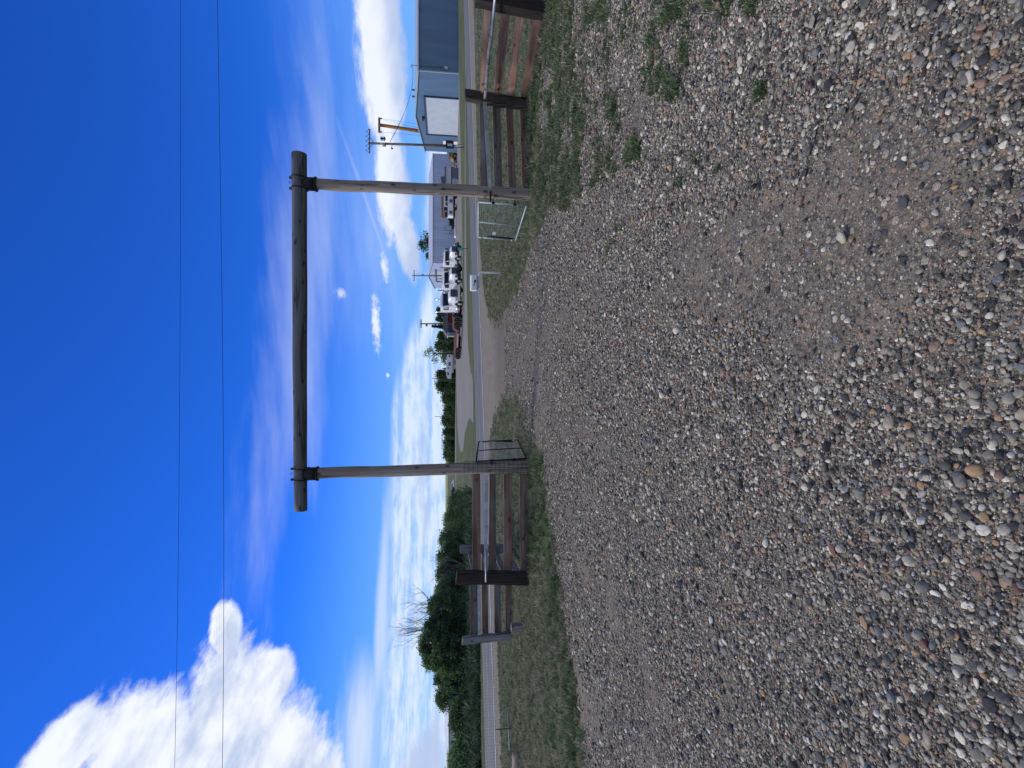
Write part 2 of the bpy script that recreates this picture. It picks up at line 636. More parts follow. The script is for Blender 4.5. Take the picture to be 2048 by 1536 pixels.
def siding(name, col, rough=0.45, pitch=3.2, metal=0.15, depth=0.03):
    """ribbed sheet metal, ribs running up the wall"""
    mt, t, p = new_mat(name)
    c = t.coord('Object')
    x, y, z = t.sep(c)
    u = t.add(x, y)
    w = t.math('FRACT', t.mul(u, pitch))
    rib = t.smooth(t.math('ABSOLUTE', t.sub(w, 0.5)), 0.30, 0.42)
    n = t.noise(t.vec(t.mul(u, 0.6), t.mul(u, 0.2), t.mul(z, 0.12)), 1.0, 5, 0.6)
    k = t.smooth(n, 0.3, 0.7, 0.9, 1.1)
    col_s = t.mix(1.0, col, t.vec(k, k, k), 'MULTIPLY')
    seam = t.smooth(t.math('ABSOLUTE', t.sub(t.math('FRACT', t.mul(u, pitch / 3.0)), 0.5)), 0.47, 0.5)
    col_s = t.mix(t.mul(seam, 0.25), col_s, tuple(q * 0.6 for q in col))
    t.inp(p.inputs['Base Color'], col_s)
    p.inputs['Roughness'].default_value = rough
    p.inputs['Metallic'].default_value = metal
    t.inp(p.inputs['Normal'], t.bump(rib, 0.9, depth))
    return mt


M_bsiding = siding('slate_blue_siding', (0.105, 0.185, 0.29), pitch=3.3)
M_wsiding = siding('pale_warehouse_siding', (0.44, 0.51, 0.66), pitch=1.1, depth=0.06)
M_wroof = siding('pale_warehouse_roof', (0.56, 0.58, 0.64), pitch=1.1)
M_broof = siding('pale_building_roof', (0.45, 0.52, 0.56), pitch=2.0)


def panel_door(name, col):
    mt, t, p = new_mat(name)
    x, y, z = t.sep(t.coord('Object'))
    w = t.math('FRACT', t.mul(z, 1.9))
    g = t.smooth(t.math('ABSOLUTE', t.sub(w, 0.5)), 0.44, 0.5)
    w2 = t.math('FRACT', t.mul(z, 9.0))
    k = t.smooth(t.noise(t.coord('Object'), 0.8, 4), 0.3, 0.7, 0.94, 1.05)
    col_s = t.mix(1.0, col, t.vec(k, k, k), 'MULTIPLY')
    t.inp(p.inputs['Base Color'], t.mix(t.mul(g, 0.3), col_s, tuple(q * 0.5 for q in col)))
    p.inputs['Roughness'].default_value = 0.5
    t.inp(p.inputs['Normal'], t.bump(t.add(t.mul(g, -1.0), t.mul(w2, 0.15)), 0.6, 0.02))
    return mt


M_door = panel_door('ribbed_white_door', (0.50, 0.56, 0.61))


def grass_ground():
    mt, t, p = new_mat('grassy_ground')
    c = t.coord('Object')
    n1 = t.noise(c, 0.55, 5, 0.6)
    n2 = t.noise(c, 7.0, 5, 0.65)
    n3 = t.noise(c, 60.0, 4, 0.7)
    n4 = t.noise(c, 0.045, 4, 0.5)
    g = t.ramp(n3, [(0.3, (0.036, 0.058, 0.026)), (0.5, (0.072, 0.106, 0.046)), (0.7, (0.13, 0.16, 0.08))])
    dry = t.ramp(n3, [(0.3, (0.12, 0.10, 0.07)), (0.6, (0.24, 0.205, 0.145)), (0.8, (0.33, 0.29, 0.22))])
    k = t.add(t.mul(n1, 0.55), t.mul(n2, 0.45))
    col = t.mix(t.smooth(k, 0.46, 0.60, 0, 0.8), g, dry)
    col = t.mix(t.smooth(n4, 0.4, 0.65, 0, 0.35), col, (0.16, 0.16, 0.06))
    t.inp(p.inputs['Base Color'], col)
    p.inputs['Roughness'].default_value = 0.95
    p.inputs['Specular IOR Level'].default_value = 0.1
    t.inp(p.inputs['Normal'], t.bump(t.add(t.mul(n3, 0.5), n2), 1.0, 0.06))
    return mt


def gravel_mat(name, fine=False, tint=(1, 1, 1)):
    mt, t, p = new_mat(name)
    c = t.coord('Object')
    warp = t.node('ShaderNodeVectorMath', 0)
    # three sizes of stone
    layers = []
    H = None
    pal = [(0.0, (0.060, 0.060, 0.066)), (0.16, (0.13, 0.128, 0.13)), (0.34, (0.20, 0.19, 0.18)), (0.5, (0.27, 0.245, 0.22)),
           (0.64, (0.15, 0.16, 0.185)), (0.76, (0.24, 0.185, 0.155)), (0.86, (0.36, 0.34, 0.31)), (0.95, (0.50, 0.485, 0.46))]
    for sc in ((24.0, 50.0, 110.0) if not fine else (30.0, 90.0)):
        v = t.node('ShaderNodeTexVoronoi', 'Color', None, Vector=c, Scale=sc)
        vn = v.node
        r = t.sep(v)
        colr = t.ramp(r[0], pal, 'CONSTANT')
        dist = vn.outputs['Distance']
        stone = t.smooth(dist, 0.62, 0.30)
        layers.append((colr, dist, stone, r[1]))
    dirt_n = t.noise(c, 3.2, 6, 0.62)
    dirt_b = t.noise(c, 0.42, 5, 0.6)
    fine_n = t.noise(c, 150.0, 3, 0.7)
    dirt = t.ramp(fine_n, [(0.3, (0.14, 0.118, 0.100)), (0.7, (0.26, 0.222, 0.190))])
    # dark gaps between stones, base of dirt
    col = dirt
    h = t.mul(fine_n, 0.12)
    for i in range(len(layers) - 1, -1, -1):
        colr, dist, stone, rr = layers[i]
        keep = t.smooth(rr, (0.15, 0.42, 0.5)[2 - i] if not fine else 0.45, (0.2, 0.5, 0.6)[2 - i] if not fine else 0.5)
        if i == 0 and not fine:
            keep = t.smooth(rr, 0.72, 0.74)
        edge = t.smooth(dist, 0.36, 0.50)
        cover = t.mul(keep, t.smooth(dist, 0.46, 0.40))
        gap = t.mul(keep, t.mul(edge, 0.45))
        col = t.mix(gap, col, (0.055, 0.050, 0.047))
        col = t.mix(cover, col, colr)
        h = t.add(h, t.mul(t.mul(cover, t.sub(1.0, t.mul(dist, dist))), (1.0, 0.5, 0.22)[i] if not fine else (0.5, 0.22)[i]))
    bare = t.smooth(t.add(t.mul(dirt_n, 0.5), t.mul(dirt_b, 0.5)), 0.50, 0.60, 0, 0.65 if not fine else 0.9)
    # packed, dustier ground where the drive meets the road
    ox, oy, oz = t.sep(c)
    wroad = t.add(t.mul(t.sub(ox, R_P.x), R_N.x), t.mul(t.sub(oy, R_P.y), R_N.y))
    apron = t.smooth(t.add(wroad, t.mul(t.sub(dirt_b, 0.5), 5.0)), -14.5, -10.0, 0, 0.8)
    dirt = t.mix(t.mul(apron, 0.75), dirt, t.mix(t.smooth(dirt_n, 0.4, 0.6), (0.205, 0.196, 0.180), (0.275, 0.264, 0.243)))
    bare = t.max(bare, apron)
    col = t.mix(bare, col, dirt)
    col = t.mix(1.0, col, tint, 'MULTIPLY')
    t.inp(p.inputs['Base Color'], col)
    p.inputs['Roughness'].default_value = 0.9
    p.inputs['Specular IOR Level'].default_value = 0.2
    t.inp(p.inputs['Normal'], t.bump(h, 1.0, 0.025))
    t.n.remove(warp.node)
    return mt


def lot_mat():
    mt, t, p = new_mat('gravel_lot_surface')
    c = t.coord('Object')
    n = t.noise(c, 1.3, 6, 0.65)
    f = t.noise(c, 25, 4, 0.7)
    x, y, z = t.sep(c)
    u = t.add(t.mul(x, R_D.x), t.mul(y, R_D.y))
    w = t.add(t.mul(x, R_N.x), t.mul(y, R_N.y))
    tr = t.noise(t.vec(t.mul(u, 0.05), t.mul(w, 0.9), 0.0), 1.0, 5, 0.6)
    col = t.ramp(f, [(0.3, (0.17, 0.157, 0.128)), (0.7, (0.285, 0.266, 0.222))])
    col = t.mix(t.smooth(tr, 0.5, 0.62, 0, 0.5), col, (0.125, 0.11, 0.09))
    col = t.mix(t.smooth(n, 0.58, 0.68, 0, 0.5), col, (0.09, 0.11, 0.055))
    t.inp(p.inputs['Base Color'], col)
    p.inputs['Roughness'].default_value = 0.95
    t.inp(p.inputs['Normal'], t.bump(f, 0.7, 0.03))
    return mt


def road_mat():
    mt, t, p = new_mat('asphalt')
    c = t.coord('Object')
    x, y, z = t.sep(c)
    w = t.add(t.mul(x, R_N.x), t.mul(y, R_N.y))
    u = t.add(t.mul(x, R_D.x), t.mul(y, R_D.y))
    tr = t.noise(t.vec(t.mul(u, 0.03), t.mul(w, 1.1), 0.0), 1.0, 4, 0.6)
    f = t.noise(c, 60, 4, 0.7)
    n = t.noise(c, 0.6, 5, 0.6)
    col = t.ramp(f, [(0.3, (0.092, 0.095, 0.089)), (0.7, (0.148, 0.152, 0.142))])
    col = t.mix(t.smooth(tr, 0.4, 0.65, 0, 0.5), col, (0.165, 0.166, 0.155))
    col = t.mix(t.smooth(n, 0.52, 0.6, 0, 0.45), col, (0.085, 0.088, 0.085))
    t.inp(p.inputs['Base Color'], col)
    p.inputs['Roughness'].default_value = 0.85
    t.inp(p.inputs['Normal'], t.bump(f, 0.4, 0.01))
    return mt


def leaf_mat(name, lo, mid, hi, trans=0.25):
    mt, t, p = new_mat(name)
    r = t.node('ShaderNodeNewGeometry', 'Random Per Island')
    n = t.noise(t.coord('Object'), 0.9, 3)
    k = t.add(t.mul(r, 0.6), t.mul(n, 0.4))
    col = t.ramp(k, [(0.2, lo), (0.5, mid), (0.8, hi)])
    t.inp(p.inputs['Base Color'], col)
    p.inputs['Roughness'].default_value = 0.6
    p.inputs['Specular IOR Level'].default_value = 0.25
    tr = t.n.new('ShaderNodeBsdfTranslucent')
    t.inp(tr.inputs['Color'], t.mix(1.0, col, (1.2, 1.5, 0.6), 'MULTIPLY'))
    mx = t.n.new('ShaderNodeMixShader')
    mx.inputs[0].default_value = trans
    t.l.new(p.outputs[0], mx.inputs[1])
    t.l.new(tr.outputs[0], mx.inputs[2])
    out = t.n['Material Output']
    t.l.new(mx.outputs[0], out.inputs['Surface'])
    return mt


M_leaf = leaf_mat('dark_green_leaves', (0.022, 0.042, 0.024), (0.055, 0.096, 0.050), (0.12, 0.175, 0.09), 0.35)
M_leafg = leaf_mat('grey_green_leaves', (0.036, 0.072, 0.048), (0.095, 0.155, 0.092), (0.19, 0.26, 0.15), 0.4)
M_needle = leaf_mat('spruce_needles', (0.010, 0.020, 0.014), (0.022, 0.040, 0.028), (0.04, 0.06, 0.04), 0.05)
M_leaf_o = leaf_mat('amber_leaves', (0.16, 0.07, 0.02), (0.28, 0.13, 0.03), (0.38, 0.2, 0.05))


def blade_mat(name, stops):
    mt, t, p = new_mat(name)
    r = t.node('ShaderNodeObjectInfo', 'Random')
    q = t.node('ShaderNodeNewGeometry', 'Random Per Island')
    k = t.add(t.mul(r, 0.7), t.mul(q, 0.3))
    col = t.ramp(k, stops)
    t.inp(p.inputs['Base Color'], col)
    p.inputs['Roughness'].default_value = 0.7
    p.inputs['Specular IOR Level'].default_value = 0.2
    tr = t.n.new('ShaderNodeBsdfTranslucent')
    t.inp(tr.inputs['Color'], col)
    mx = t.n.new('ShaderNodeMixShader')
    mx.inputs[0].default_value = 0.3
    t.l.new(p.outputs[0], mx.inputs[1])
    t.l.new(tr.outputs[0], mx.inputs[2])
    t.l.new(mx.outputs[0], t.n['Material Output'].inputs['Surface'])
    return mt


M_blade = blade_mat('grass_blades', [(0.1, (0.062, 0.105, 0.045)), (0.36, (0.115, 0.158, 0.078)), (0.52, (0.185, 0.21, 0.115)),
                                     (0.64, (0.33, 0.30, 0.20)), (0.92, (0.46, 0.42, 0.32))])
M_rough = blade_mat('rough_grass_blades', [(0.1, (0.022, 0.046, 0.024)), (0.5, (0.042, 0.078, 0.040)), (0.9, (0.085, 0.12, 0.065))])
M_weed = blade_mat('weed_blades', [(0.1, (0.05, 0.09, 0.036)), (0.5, (0.09, 0.14, 0.06)), (0.9, (0.165, 0.21, 0.105))])


def stone_mat():
    mt, t, p = new_mat('pebble_stone')
    r = t.node('ShaderNodeObjectInfo', 'Random')
    pal = [(0.0, (0.040, 0.040, 0.044)), (0.15, (0.085, 0.085, 0.086)), (0.29, (0.155, 0.152, 0.145)), (0.42, (0.225, 0.215, 0.195)),
           (0.54, (0.135, 0.145, 0.165)), (0.60, (0.27, 0.24, 0.20)), (0.71, (0.22, 0.15, 0.125)), (0.78, (0.30, 0.20, 0.12)),
           (0.81, (0.15, 0.075, 0.065)), (0.82, (0.34, 0.32, 0.285)), (0.925, (0.50, 0.48, 0.44))]
    col = t.ramp(r, pal, 'CONSTANT')
    col = t.mix(1.0, col, (1.42, 1.37, 1.19), 'MULTIPLY')
    c = t.coord('Object')
    n = t.noise(c, 1.6, 4, 0.6)
    k = t.smooth(n, 0.3, 0.7, 0.78, 1.2)
    col = t.mix(1.0, col, t.vec(k, k, k), 'MULTIPLY')
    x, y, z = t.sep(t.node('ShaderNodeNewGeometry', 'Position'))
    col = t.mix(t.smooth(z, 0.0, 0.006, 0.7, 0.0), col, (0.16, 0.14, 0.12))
    t.inp(p.inputs['Base Color'], col)
    p.inputs['Roughness'].default_value = 0.75
    p.inputs['Specular IOR Level'].default_value = 0.3
    t.inp(p.inputs['Normal'], t.bump(t.noise(c, 5.0, 4, 0.7), 0.35, 0.1))
    return mt


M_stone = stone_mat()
M_ground = grass_ground()
M_gravel = gravel_mat('driveway_gravel', False, (1.40, 1.34, 1.14))
M_lot = lot_mat()
M_road = road_mat()

rng = np.random.default_rng(7)
random.seed(11)


# ------------------------------------------------------------------ ground, road, driveway, lot
def strip_sheet(name, poly_st, z_off, mat):
    """polygon in road coordinates (s, t) laid on the terrain"""
    bm = bmesh.new()
    vs = [bm.verts.new((s, t, 0)) for s, t in poly_st]
    bm.faces.new(vs)
    for b in (1.0, 46.0, 150.0):
        bmesh.ops.bisect_plane(bm, geom=bm.verts[:] + bm.edges[:] + bm.faces[:], plane_co=(b, 0, 0), plane_no=(1, 0, 0))
    bmesh.ops.triangulate(bm, faces=bm.faces)
    for v in bm.verts:
        s, t_ = v.co.x, v.co.y
        p = st(s, t_)
        v.co = (p.x, p.y, T(p.x, p.y) + z_off)
    for f in bm.faces:
        f.normal_update()
        if f.normal.z < 0:
            f.normal_flip()
    me = bpy.data.meshes.new(name)
    bm.to_mesh(me)
    bm.free()
    me.materials.append(mat)
    return tag(link(name, me), kind='structure')


def jitter(pts, step=0.35, amp=0.12, seed=3, closed=True):
    r = random.Random(seed)
    out = []
    n = len(pts)
    for i in range(n):
        a = Vector(pts[i]); b = Vector(pts[(i + 1) % n])
        d = (b - a).length
        k = max(1, min(60, int(d / step)))
        for q in range(k):
            p = a.lerp(b, q / k)
            nn = mnoise.noise(Vector((p.x * 0.9, p.y * 0.9, seed))) * 2.2 + mnoise.noise(Vector((p.x * 3.1, p.y * 3.1, seed + 5)))
            ab = (b - a).normalized()
            out.append(p + Vector((-ab.y, ab.x)) * nn * amp)
    return out


# the ground reaches the horizon
strip_sheet('ground', [(-400, -3000), (4500, -3000), (4500, 3000), (-400, 3000)], 0.0, M_ground)
strip_sheet('road', [(-ROAD_W, -700), (0, -700), (0, 700), (-ROAD_W, 700)], 0.012, M_road)
strip_sheet('road_edge_line', [(-ROAD_W + 0.15, -700), (-ROAD_W + 0.33, -700), (-ROAD_W + 0.33, 700), (-ROAD_W + 0.15, 700)], 0.016, M_line)
strip_sheet('road_edge_line', [(-0.33, -700), (-0.2, -700), (-0.2, 700), (-0.33, 700)], 0.016, M_yline)
strip_sheet('road_centre_line', [(-ROAD_W / 2 - 0.07, -700), (-ROAD_W / 2 + 0.07, -700), (-ROAD_W / 2 + 0.07, 700), (-ROAD_W / 2 - 0.07, 700)], 0.016, M_yline)


def g2(p):
    q = ground(*p)
    return Vector((q.x, q.y))


D_PHOTO = [(1172, 1560), (1160, 1480), (1143, 1330), (1124, 1220), (1108, 1100), (1096, 1010), (1080, 945), (1070, 895), (1052, 858),
           (1042, 820), (1034, 797), (1012, 798), (997, 815), (987, 850), (982, 900), (981, 960), (985, 1080), (996, 1300), (1004, 1520)]
near_shoulder_left = [st(-ROAD_W + 0.02, -60.0), st(-ROAD_W + 0.02, -30.0), st(-ROAD_W + 0.02, 0.0), st(-ROAD_W + 0.02, 30.0), st(-ROAD_W + 0.02, 90.0), st(-ROAD_W - 1.4, 90.0)]
D_PHOTO2 = [(944, -60), (949, 60), (952, 200), (954, 330), (957, 430), (961, 500), (967, 570), (976, 622), (997, 643), (1013, 612), (1033, 585), (1050, 530),
            (1066, 490), (1080, 455), (1090, 425), (1098, 400), (1086, 330), (1077, 250), (1079, 180), (1092, 100), (1112, 20), (1150, -150)]
left_far = [Vector((-30, 11.0)) + Vector((0, 0))]
drive = [g2(p) for p in D_PHOTO] + [g2((1013, 1700)), st(-ROAD_W - 0.7, -60.0)] + near_shoulder_left + [g2(p) for p in D_PHOTO2] + \
        [Vector((10, 4.5)), Vector((10, -6)), Vector((-10, -6)), Vector((-10, 4.0))]
drive_j = jitter(drive, 0.16, 0.10, 3)


def flat_sheet(name, pts, z, mat):
    bm = bmesh.new()
    vs = [bm.verts.new((p.x, p.y, z)) for p in pts]
    bm.faces.new(vs)
    bmesh.ops.triangulate(bm, faces=bm.faces)
    for f in bm.faces:
        f.normal_update()
        if f.normal.z < 0:
            f.normal_flip()
    me = bpy.data.meshes.new(name)
    bm.to_mesh(me)
    bm.free()
    me.materials.append(mat)
    return tag(link(name, me), kind='structure')


flat_sheet('driveway', drive_j, 0.005, M_gravel)


def st_of(p):
    q = ground(*p)
    return (s_of(q.x, q.y), t_of(q.x, q.y))


# gravel lot beyond the road: its near edge leaves a green verge, its left end gives way to grass
LOT = [(933, -40), (932, 120), (931, 300), (931.5, 430), (932.5, 520), (934, 600), (936, 690), (941, 735), (945.5, 760), (946.5, 800), (946.5, 845), (938, 840), (934, 850),
       (929, 870), (926, 900), (921, 905), (917, 880), (915, 850), (913.5, 800), (912.5, 760), (911.5, 730)]
lot_st = [st_of(p) for p in LOT] + [(150, -20), (150, 220), (3, 220)]
lot_j = jitter([Vector(p) for p in lot_st], 1.5, 0.25, 9)
strip_sheet('gravel_lot', [(max(0.05, p.x), p.y) for p in lot_j], 0.006, M_lot)

# distant rise with a yellow-green field
hb = MB()
NX = 60
for i in range(NX):
    for j in range(6):
        pass
hv, hf = [], []
for i in range(NX + 1):
    for j in range(7):
        x = -2600 + 5200 * i / NX
        y = 1500 + 1600 * j / 6
        prof = math.sin(math.pi * min(1, j / 4.0) / 2) ** 2
        hgt = 2.0 + 7.0 * math.exp(-((x + 420) / 500) ** 2) + 1.5 * mnoise.noise(Vector((x * 0.002, 1, 3)))
        hv.append((x, y, -1.6 + prof * hgt))
for i in range(NX):
    for j in range(6):
        a = i * 7 + j
        hf.append((a, a + 7, a + 8, a + 1))
tag(link('hills', mesh_fast('hills', hv, hf, True, (M_hill,))), kind='structure')


def in_poly(P, poly):
    """P (n,2), poly list of Vector2"""
    x, y = P[:, 0], P[:, 1]
    ins = np.zeros(len(P), bool)
    q = np.array([(p[0], p[1]) for p in poly])
    x0, y0 = q[-1]
    for x1, y1 in q:
        c = (y1 > y) != (y0 > y)
        with np.errstate(divide='ignore', invalid='ignore'):
            xi = (x0 - x1) * (y - y1) / (y0 - y1) + x1
        ins ^= c & (x < xi)
        x0, y0 = x1, y1
    return ins


def vnoise(P, scale, seed=0):
    return np.array([mnoise.noise(Vector((p[0] * scale, p[1] * scale, seed))) for p in P])


# ------------------------------------------------------------------ scattering with geometry nodes
def scatter(name, pts, rot, scl, idx, protos, label=None, cat=None):
    me = bpy.data.meshes.new(name)
    n = len(pts)
    me.vertices.add(n)
    me.vertices.foreach_set('co', np.asarray(pts, np.float32).ravel())
    a = me.attributes.new('rot', 'FLOAT_VECTOR', 'POINT'); a.data.foreach_set('vector', np.asarray(rot, np.float32).ravel())
    a = me.attributes.new('scl', 'FLOAT_VECTOR', 'POINT'); a.data.foreach_set('vector', np.asarray(scl, np.float32).ravel())
    a = me.attributes.new('idx', 'INT', 'POINT'); a.data.foreach_set('value', np.asarray(idx, np.int32))
    o = link(name, me)
    tag(o, label, cat, kind='stuff')
    pc = bpy.data.collections.new(name + '_pieces')
    for q in protos:
        pc.objects.link(q)
    ng = bpy.data.node_groups.new(name, 'GeometryNodeTree')
    ng.interface.new_socket('Geometry', in_out='INPUT', socket_type='NodeSocketGeometry')
    ng.interface.new_socket('Geometry', in_out='OUTPUT', socket_type='NodeSocketGeometry')
    N = ng.nodes
    gi, go = N.new('NodeGroupInput'), N.new('NodeGroupOutput')
    ci = N.new('GeometryNodeCollectionInfo')
    ci.inputs['Collection'].default_value = pc
    ci.inputs['Separate Children'].default_value = True
    ci.inputs['Reset Children'].default_value = True
    iop = N.new('GeometryNodeInstanceOnPoints')
    iop.inputs['Pick Instance'].default_value = True

    def attr(nm, tp):
        x = N.new('GeometryNodeInputNamedAttribute')
        x.data_type = tp
        x.inputs['Name'].default_value = nm
        return x.outputs['Attribute']
    L = ng.links
    L.new(gi.outputs[0], iop.inputs['Points'])
    L.new(ci.outputs[0], iop.inputs['Instance'])
    L.new(attr('idx', 'INT'), iop.inputs['Instance Index'])
    L.new(attr('rot', 'FLOAT_VECTOR'), iop.inputs['Rotation'])
    L.new(attr('scl', 'FLOAT_VECTOR'), iop.inputs['Scale'])
    L.new(iop.outputs[0], go.inputs[0])
    md = o.modifiers.new('scatter', 'NODES')
    md.node_group = ng
    return o


def stone_protos():
    out = []
    for k in range(8):
        bm = bmesh.new()
        bmesh.ops.create_icosphere(bm, subdivisions=3 if k < 3 else 2, radius=1.0)
        r = random.Random(k)
        ax = (r.uniform(0.8, 1.0), r.uniform(0.6, 0.8), r.uniform(0.36, 0.55))
        # a few flat facets make them pebbles rather than balls
        planes = [(Vector((r.gauss(0, 1), r.gauss(0, 1), r.gauss(0, 1))).normalized(), r.uniform(0.5, 0.86)) for _ in range(9)]
        for v in bm.verts:
            p = v.co.normalized()
            p = p * (1 + 0.22 * mnoise.noise(p * 1.3 + Vector((k * 9, 0, 0))))
            for nn, d in planes:
                e = p.dot(nn) - d
                if e > 0:
                    p -= nn * e * 0.8
            v.co = (p.x * ax[0], p.y * ax[1], p.z * ax[2])
        me = bpy.data.meshes.new('pebble')
        bm.to_mesh(me)
        bm.free()
        me.polygons.foreach_set('use_smooth', [True] * len(me.polygons))
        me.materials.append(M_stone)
        out.append(bpy.data.objects.new('pebble', me))
    return out


def scatter_gravel():
    P, S = [], []
    bands = [(0.7, 2.6, 8000, 0.0034, 0.3), (2.6, 5.0, 4500, 0.0046, 0.3), (0.7, 2.6, 6000, 0.0078, 0.44), (2.6, 5.2, 4300, 0.0086, 0.42), (5.2, 9.0, 2100, 0.0112, 0.38), (9.0, 14.5, 620, 0.0145, 0.35)]
    for y0, y1, den, med, sg in bands:
        w1 = 0.80 * y1 + 0.6
        n = int(2 * w1 * (y1 - y0) * den)
        q = np.stack([rng.uniform(-w1, w1, n), rng.uniform(y0, y1, n)], 1)
        q = q[np.abs(q[:, 0]) < 0.80 * q[:, 1] + 0.6]
        q = q[in_poly(q, drive_j)]
        # bare dirt patches: fewer stones
        # two worn wheel tracks run from the gate towards the viewer
        xc = -0.1 + 0.115 * (q[:, 1] - 1.0) - 0.35
        track = np.exp(-((np.abs(q[:, 0] - xc) - 0.8) / 0.28) ** 2) if med > 0.006 else np.zeros(len(q))
        dn = 0.6 * vnoise(q * np.array([1.0, 0.55]), 0.7, 4) + 0.5 * vnoise(q, 1.9, 8)
        keep = rng.random(len(q)) < np.clip(0.95 - 2.3 * dn - 0.42 * track, 0.08, 1.0)
        q = q[keep]
        s = med * np.exp(rng.normal(0, sg, len(q)))
        big = rng.random(len(q)) < 0.007
        s[big] *= rng.uniform(1.5, 2.2, big.sum())
        s = np.clip(s, 0.003, 0.032)
        P.append(q); S.append(s)
    q = np.concatenate(P); s = np.concatenate(S)
    n = len(q)
    rot = np.stack([rng.normal(0, 0.28, n), rng.normal(0, 0.28, n), rng.uniform(0, 6.28, n)], 1)
    scl = np.stack([s * rng.uniform(0.85, 1.2, n), s * rng.uniform(0.85, 1.2, n), s * rng.uniform(0.8, 1.25, n)], 1)
    z = 0.005 + s * rng.uniform(0.05, 0.55, n)
    idx = rng.integers(0, 8, n)
    scatter('gravel_stones', np.concatenate([q, z[:, None]], 1), rot, scl, idx, stone_protos(), 'loose grey and tan pebbles covering the driveway', 'gravel')


scatter_gravel()


def tuft_protos(mat, n, wide, lean, blades, rnd_seed, width=0.05):
    out = []
    for k in range(n):
        r = np.random.default_rng(rnd_seed + k)
        V, F = [], []
        for b in range(blades):
            a = r.uniform(0, 6.28)
            rad = wide * math.sqrt(r.random())
            bx, by = rad * math.cos(a), rad * math.sin(a)
            h = r.uniform(0.45, 1.0)
            la = r.uniform(0, 6.28)
            le = abs(r.normal(0, lean)) * h
            w = width * r.uniform(0.6, 1.3)
            dx, dy = math.cos(la), math.sin(la)
            wx, wy = -dy * w, dx * w
            i = len(V)
            V += [(bx - wx, by - wy, 0), (bx + wx, by + wy, 0),
                  (bx - wx * 0.8 + dx * le * 0.35, by - wy * 0.8 + dy * le * 0.35, h * 0.55),
                  (bx + wx * 0.8 + dx * le * 0.35, by + wy * 0.8 + dy * le * 0.35, h * 0.55),
                  (bx + dx * le - wx * 0.1, by + dy * le - wy * 0.1, h), (bx + dx * le + wx * 0.1, by + dy * le + wy * 0.1, h)]
            F += [(i, i + 1, i + 3, i + 2), (i + 2, i + 3, i + 5, i + 4)]
        out.append(bpy.data.objects.new('grass_tuft', mesh_fast('grass_tuft', V, F, False, (mat,))))
    return out


def poly_photo(pts):
    return [g2(p) for p in pts]


def sample_poly(poly, den):
    q = np.array([(p[0], p[1]) for p in poly])
    lo, hi = q.min(0), q.max(0)
    n = int((hi[0] - lo[0]) * (hi[1] - lo[1]) * den)
    P = np.stack([rng.uniform(lo[0], hi[0], n), rng.uniform(lo[1], hi[1], n)], 1)
    return P[in_poly(P, poly)]


def grass(name, P, hgt, protos, label, z=0.0, hs=0.3):
    n = len(P)
    s = hgt * np.exp(rng.normal(0, hs, n))
    rot = np.stack([rng.normal(0, 0.1, n), rng.normal(0, 0.1, n), rng.uniform(0, 6.28, n)], 1)
    wid = s * rng.uniform(0.9, 1.6, n)
    zz = np.array([T(p[0], p[1]) for p in P]) + z
    scatter(name, np.concatenate([P, zz[:, None]], 1), rot, np.stack([wid, wid, s], 1), rng.integers(0, len(protos), n), protos, label, 'grass')


# grass strip along the left, the two islands, lawn behind the fences
STRIP = poly_photo([(1174, 1600), (1162, 1480), (1145, 1330), (1126, 1220), (1110, 1100), (1098, 1010), (1082, 945), (1072, 895), (1064, 900), (1062, 960), (1056, 1150),
                    (1040, 1200), (1028, 1290), (1022, 1400), (1018, 1600)])
ISL_L = poly_photo([(1074, 900), (1053, 858), (1043, 820), (1033, 795), (1012, 798), (997, 815), (986, 850), (980, 900), (980, 960), (1062, 960)])
ISL_R = poly_photo([(958, 430), (962, 500), (968, 570), (977, 622), (998, 645), (1014, 612), (1034, 585), (1051, 530), (1068, 490), (1082, 455), (1092, 425), (1100, 398), (1062, 400), (1020, 400)])
BACK_L = poly_photo([(1056, 960), (1050, 1150), (1030, 1200), (1024, 1290), (1020, 1600), (1004, 1600), (996, 1300), (985, 1080), (981, 960)])
BACK_R = poly_photo([(1064, 400), (1062, 220), (1098, 20), (1140, -160), (980, -200), (953, 0), (954, 200), (957, 400)])

tp_grass = tuft_protos(M_blade, 5, 0.55, 0.55, 14, 40, 0.045)
M_straw = blade_mat('straw_blades', [(0.1, (0.20, 0.17, 0.11)), (0.5, (0.34, 0.30, 0.21)), (0.9, (0.46, 0.42, 0.32))])
tp_dry = tuft_protos(M_straw, 4, 0.6, 0.7, 7, 160, 0.013)
tp_weed = tuft_protos(M_weed, 4, 0.5, 0.7, 18, 80, 0.07)


def thin(P, seed, lo, hi, a=0.5, b=2.0):
    dn = 0.6 * vnoise(P, a, seed) + 0.6 * vnoise(P, b, seed + 3)
    return P[rng.random(len(P)) < np.clip(0.55 + dn * 1.3, lo, hi)]


PA = thin(sample_poly(STRIP, 420), 2, 0.12, 1.0, 0.6, 2.2)
PB = thin(sample_poly(ISL_L, 260), 5, 0.1, 1.0)
PC = thin(sample_poly(ISL_R, 240), 6, 0.2, 1.0)
PD = thin(sample_poly(BACK_L, 160), 7, 0.3, 1.0)
PE = thin(sample_poly(BACK_R, 110), 8, 0.3, 1.0)
def edge_pts(poly, per_m, spread, lo=0.3):
    out = []
    q = [Vector((p[0], p[1])) for p in poly]
    for a, b in zip(q, q[1:] + q[:1]):
        L = (b - a).length
        if L > 12:
            continue
        for _ in range(int(L * per_m)):
            p = a.lerp(b, random.random())
            if mnoise.noise(Vector((p.x * 1.7, p.y * 1.7, 2))) > -0.1:
                out.append((p.x + random.gauss(0, spread), p.y + random.gauss(0, spread)))
    return np.array(out)


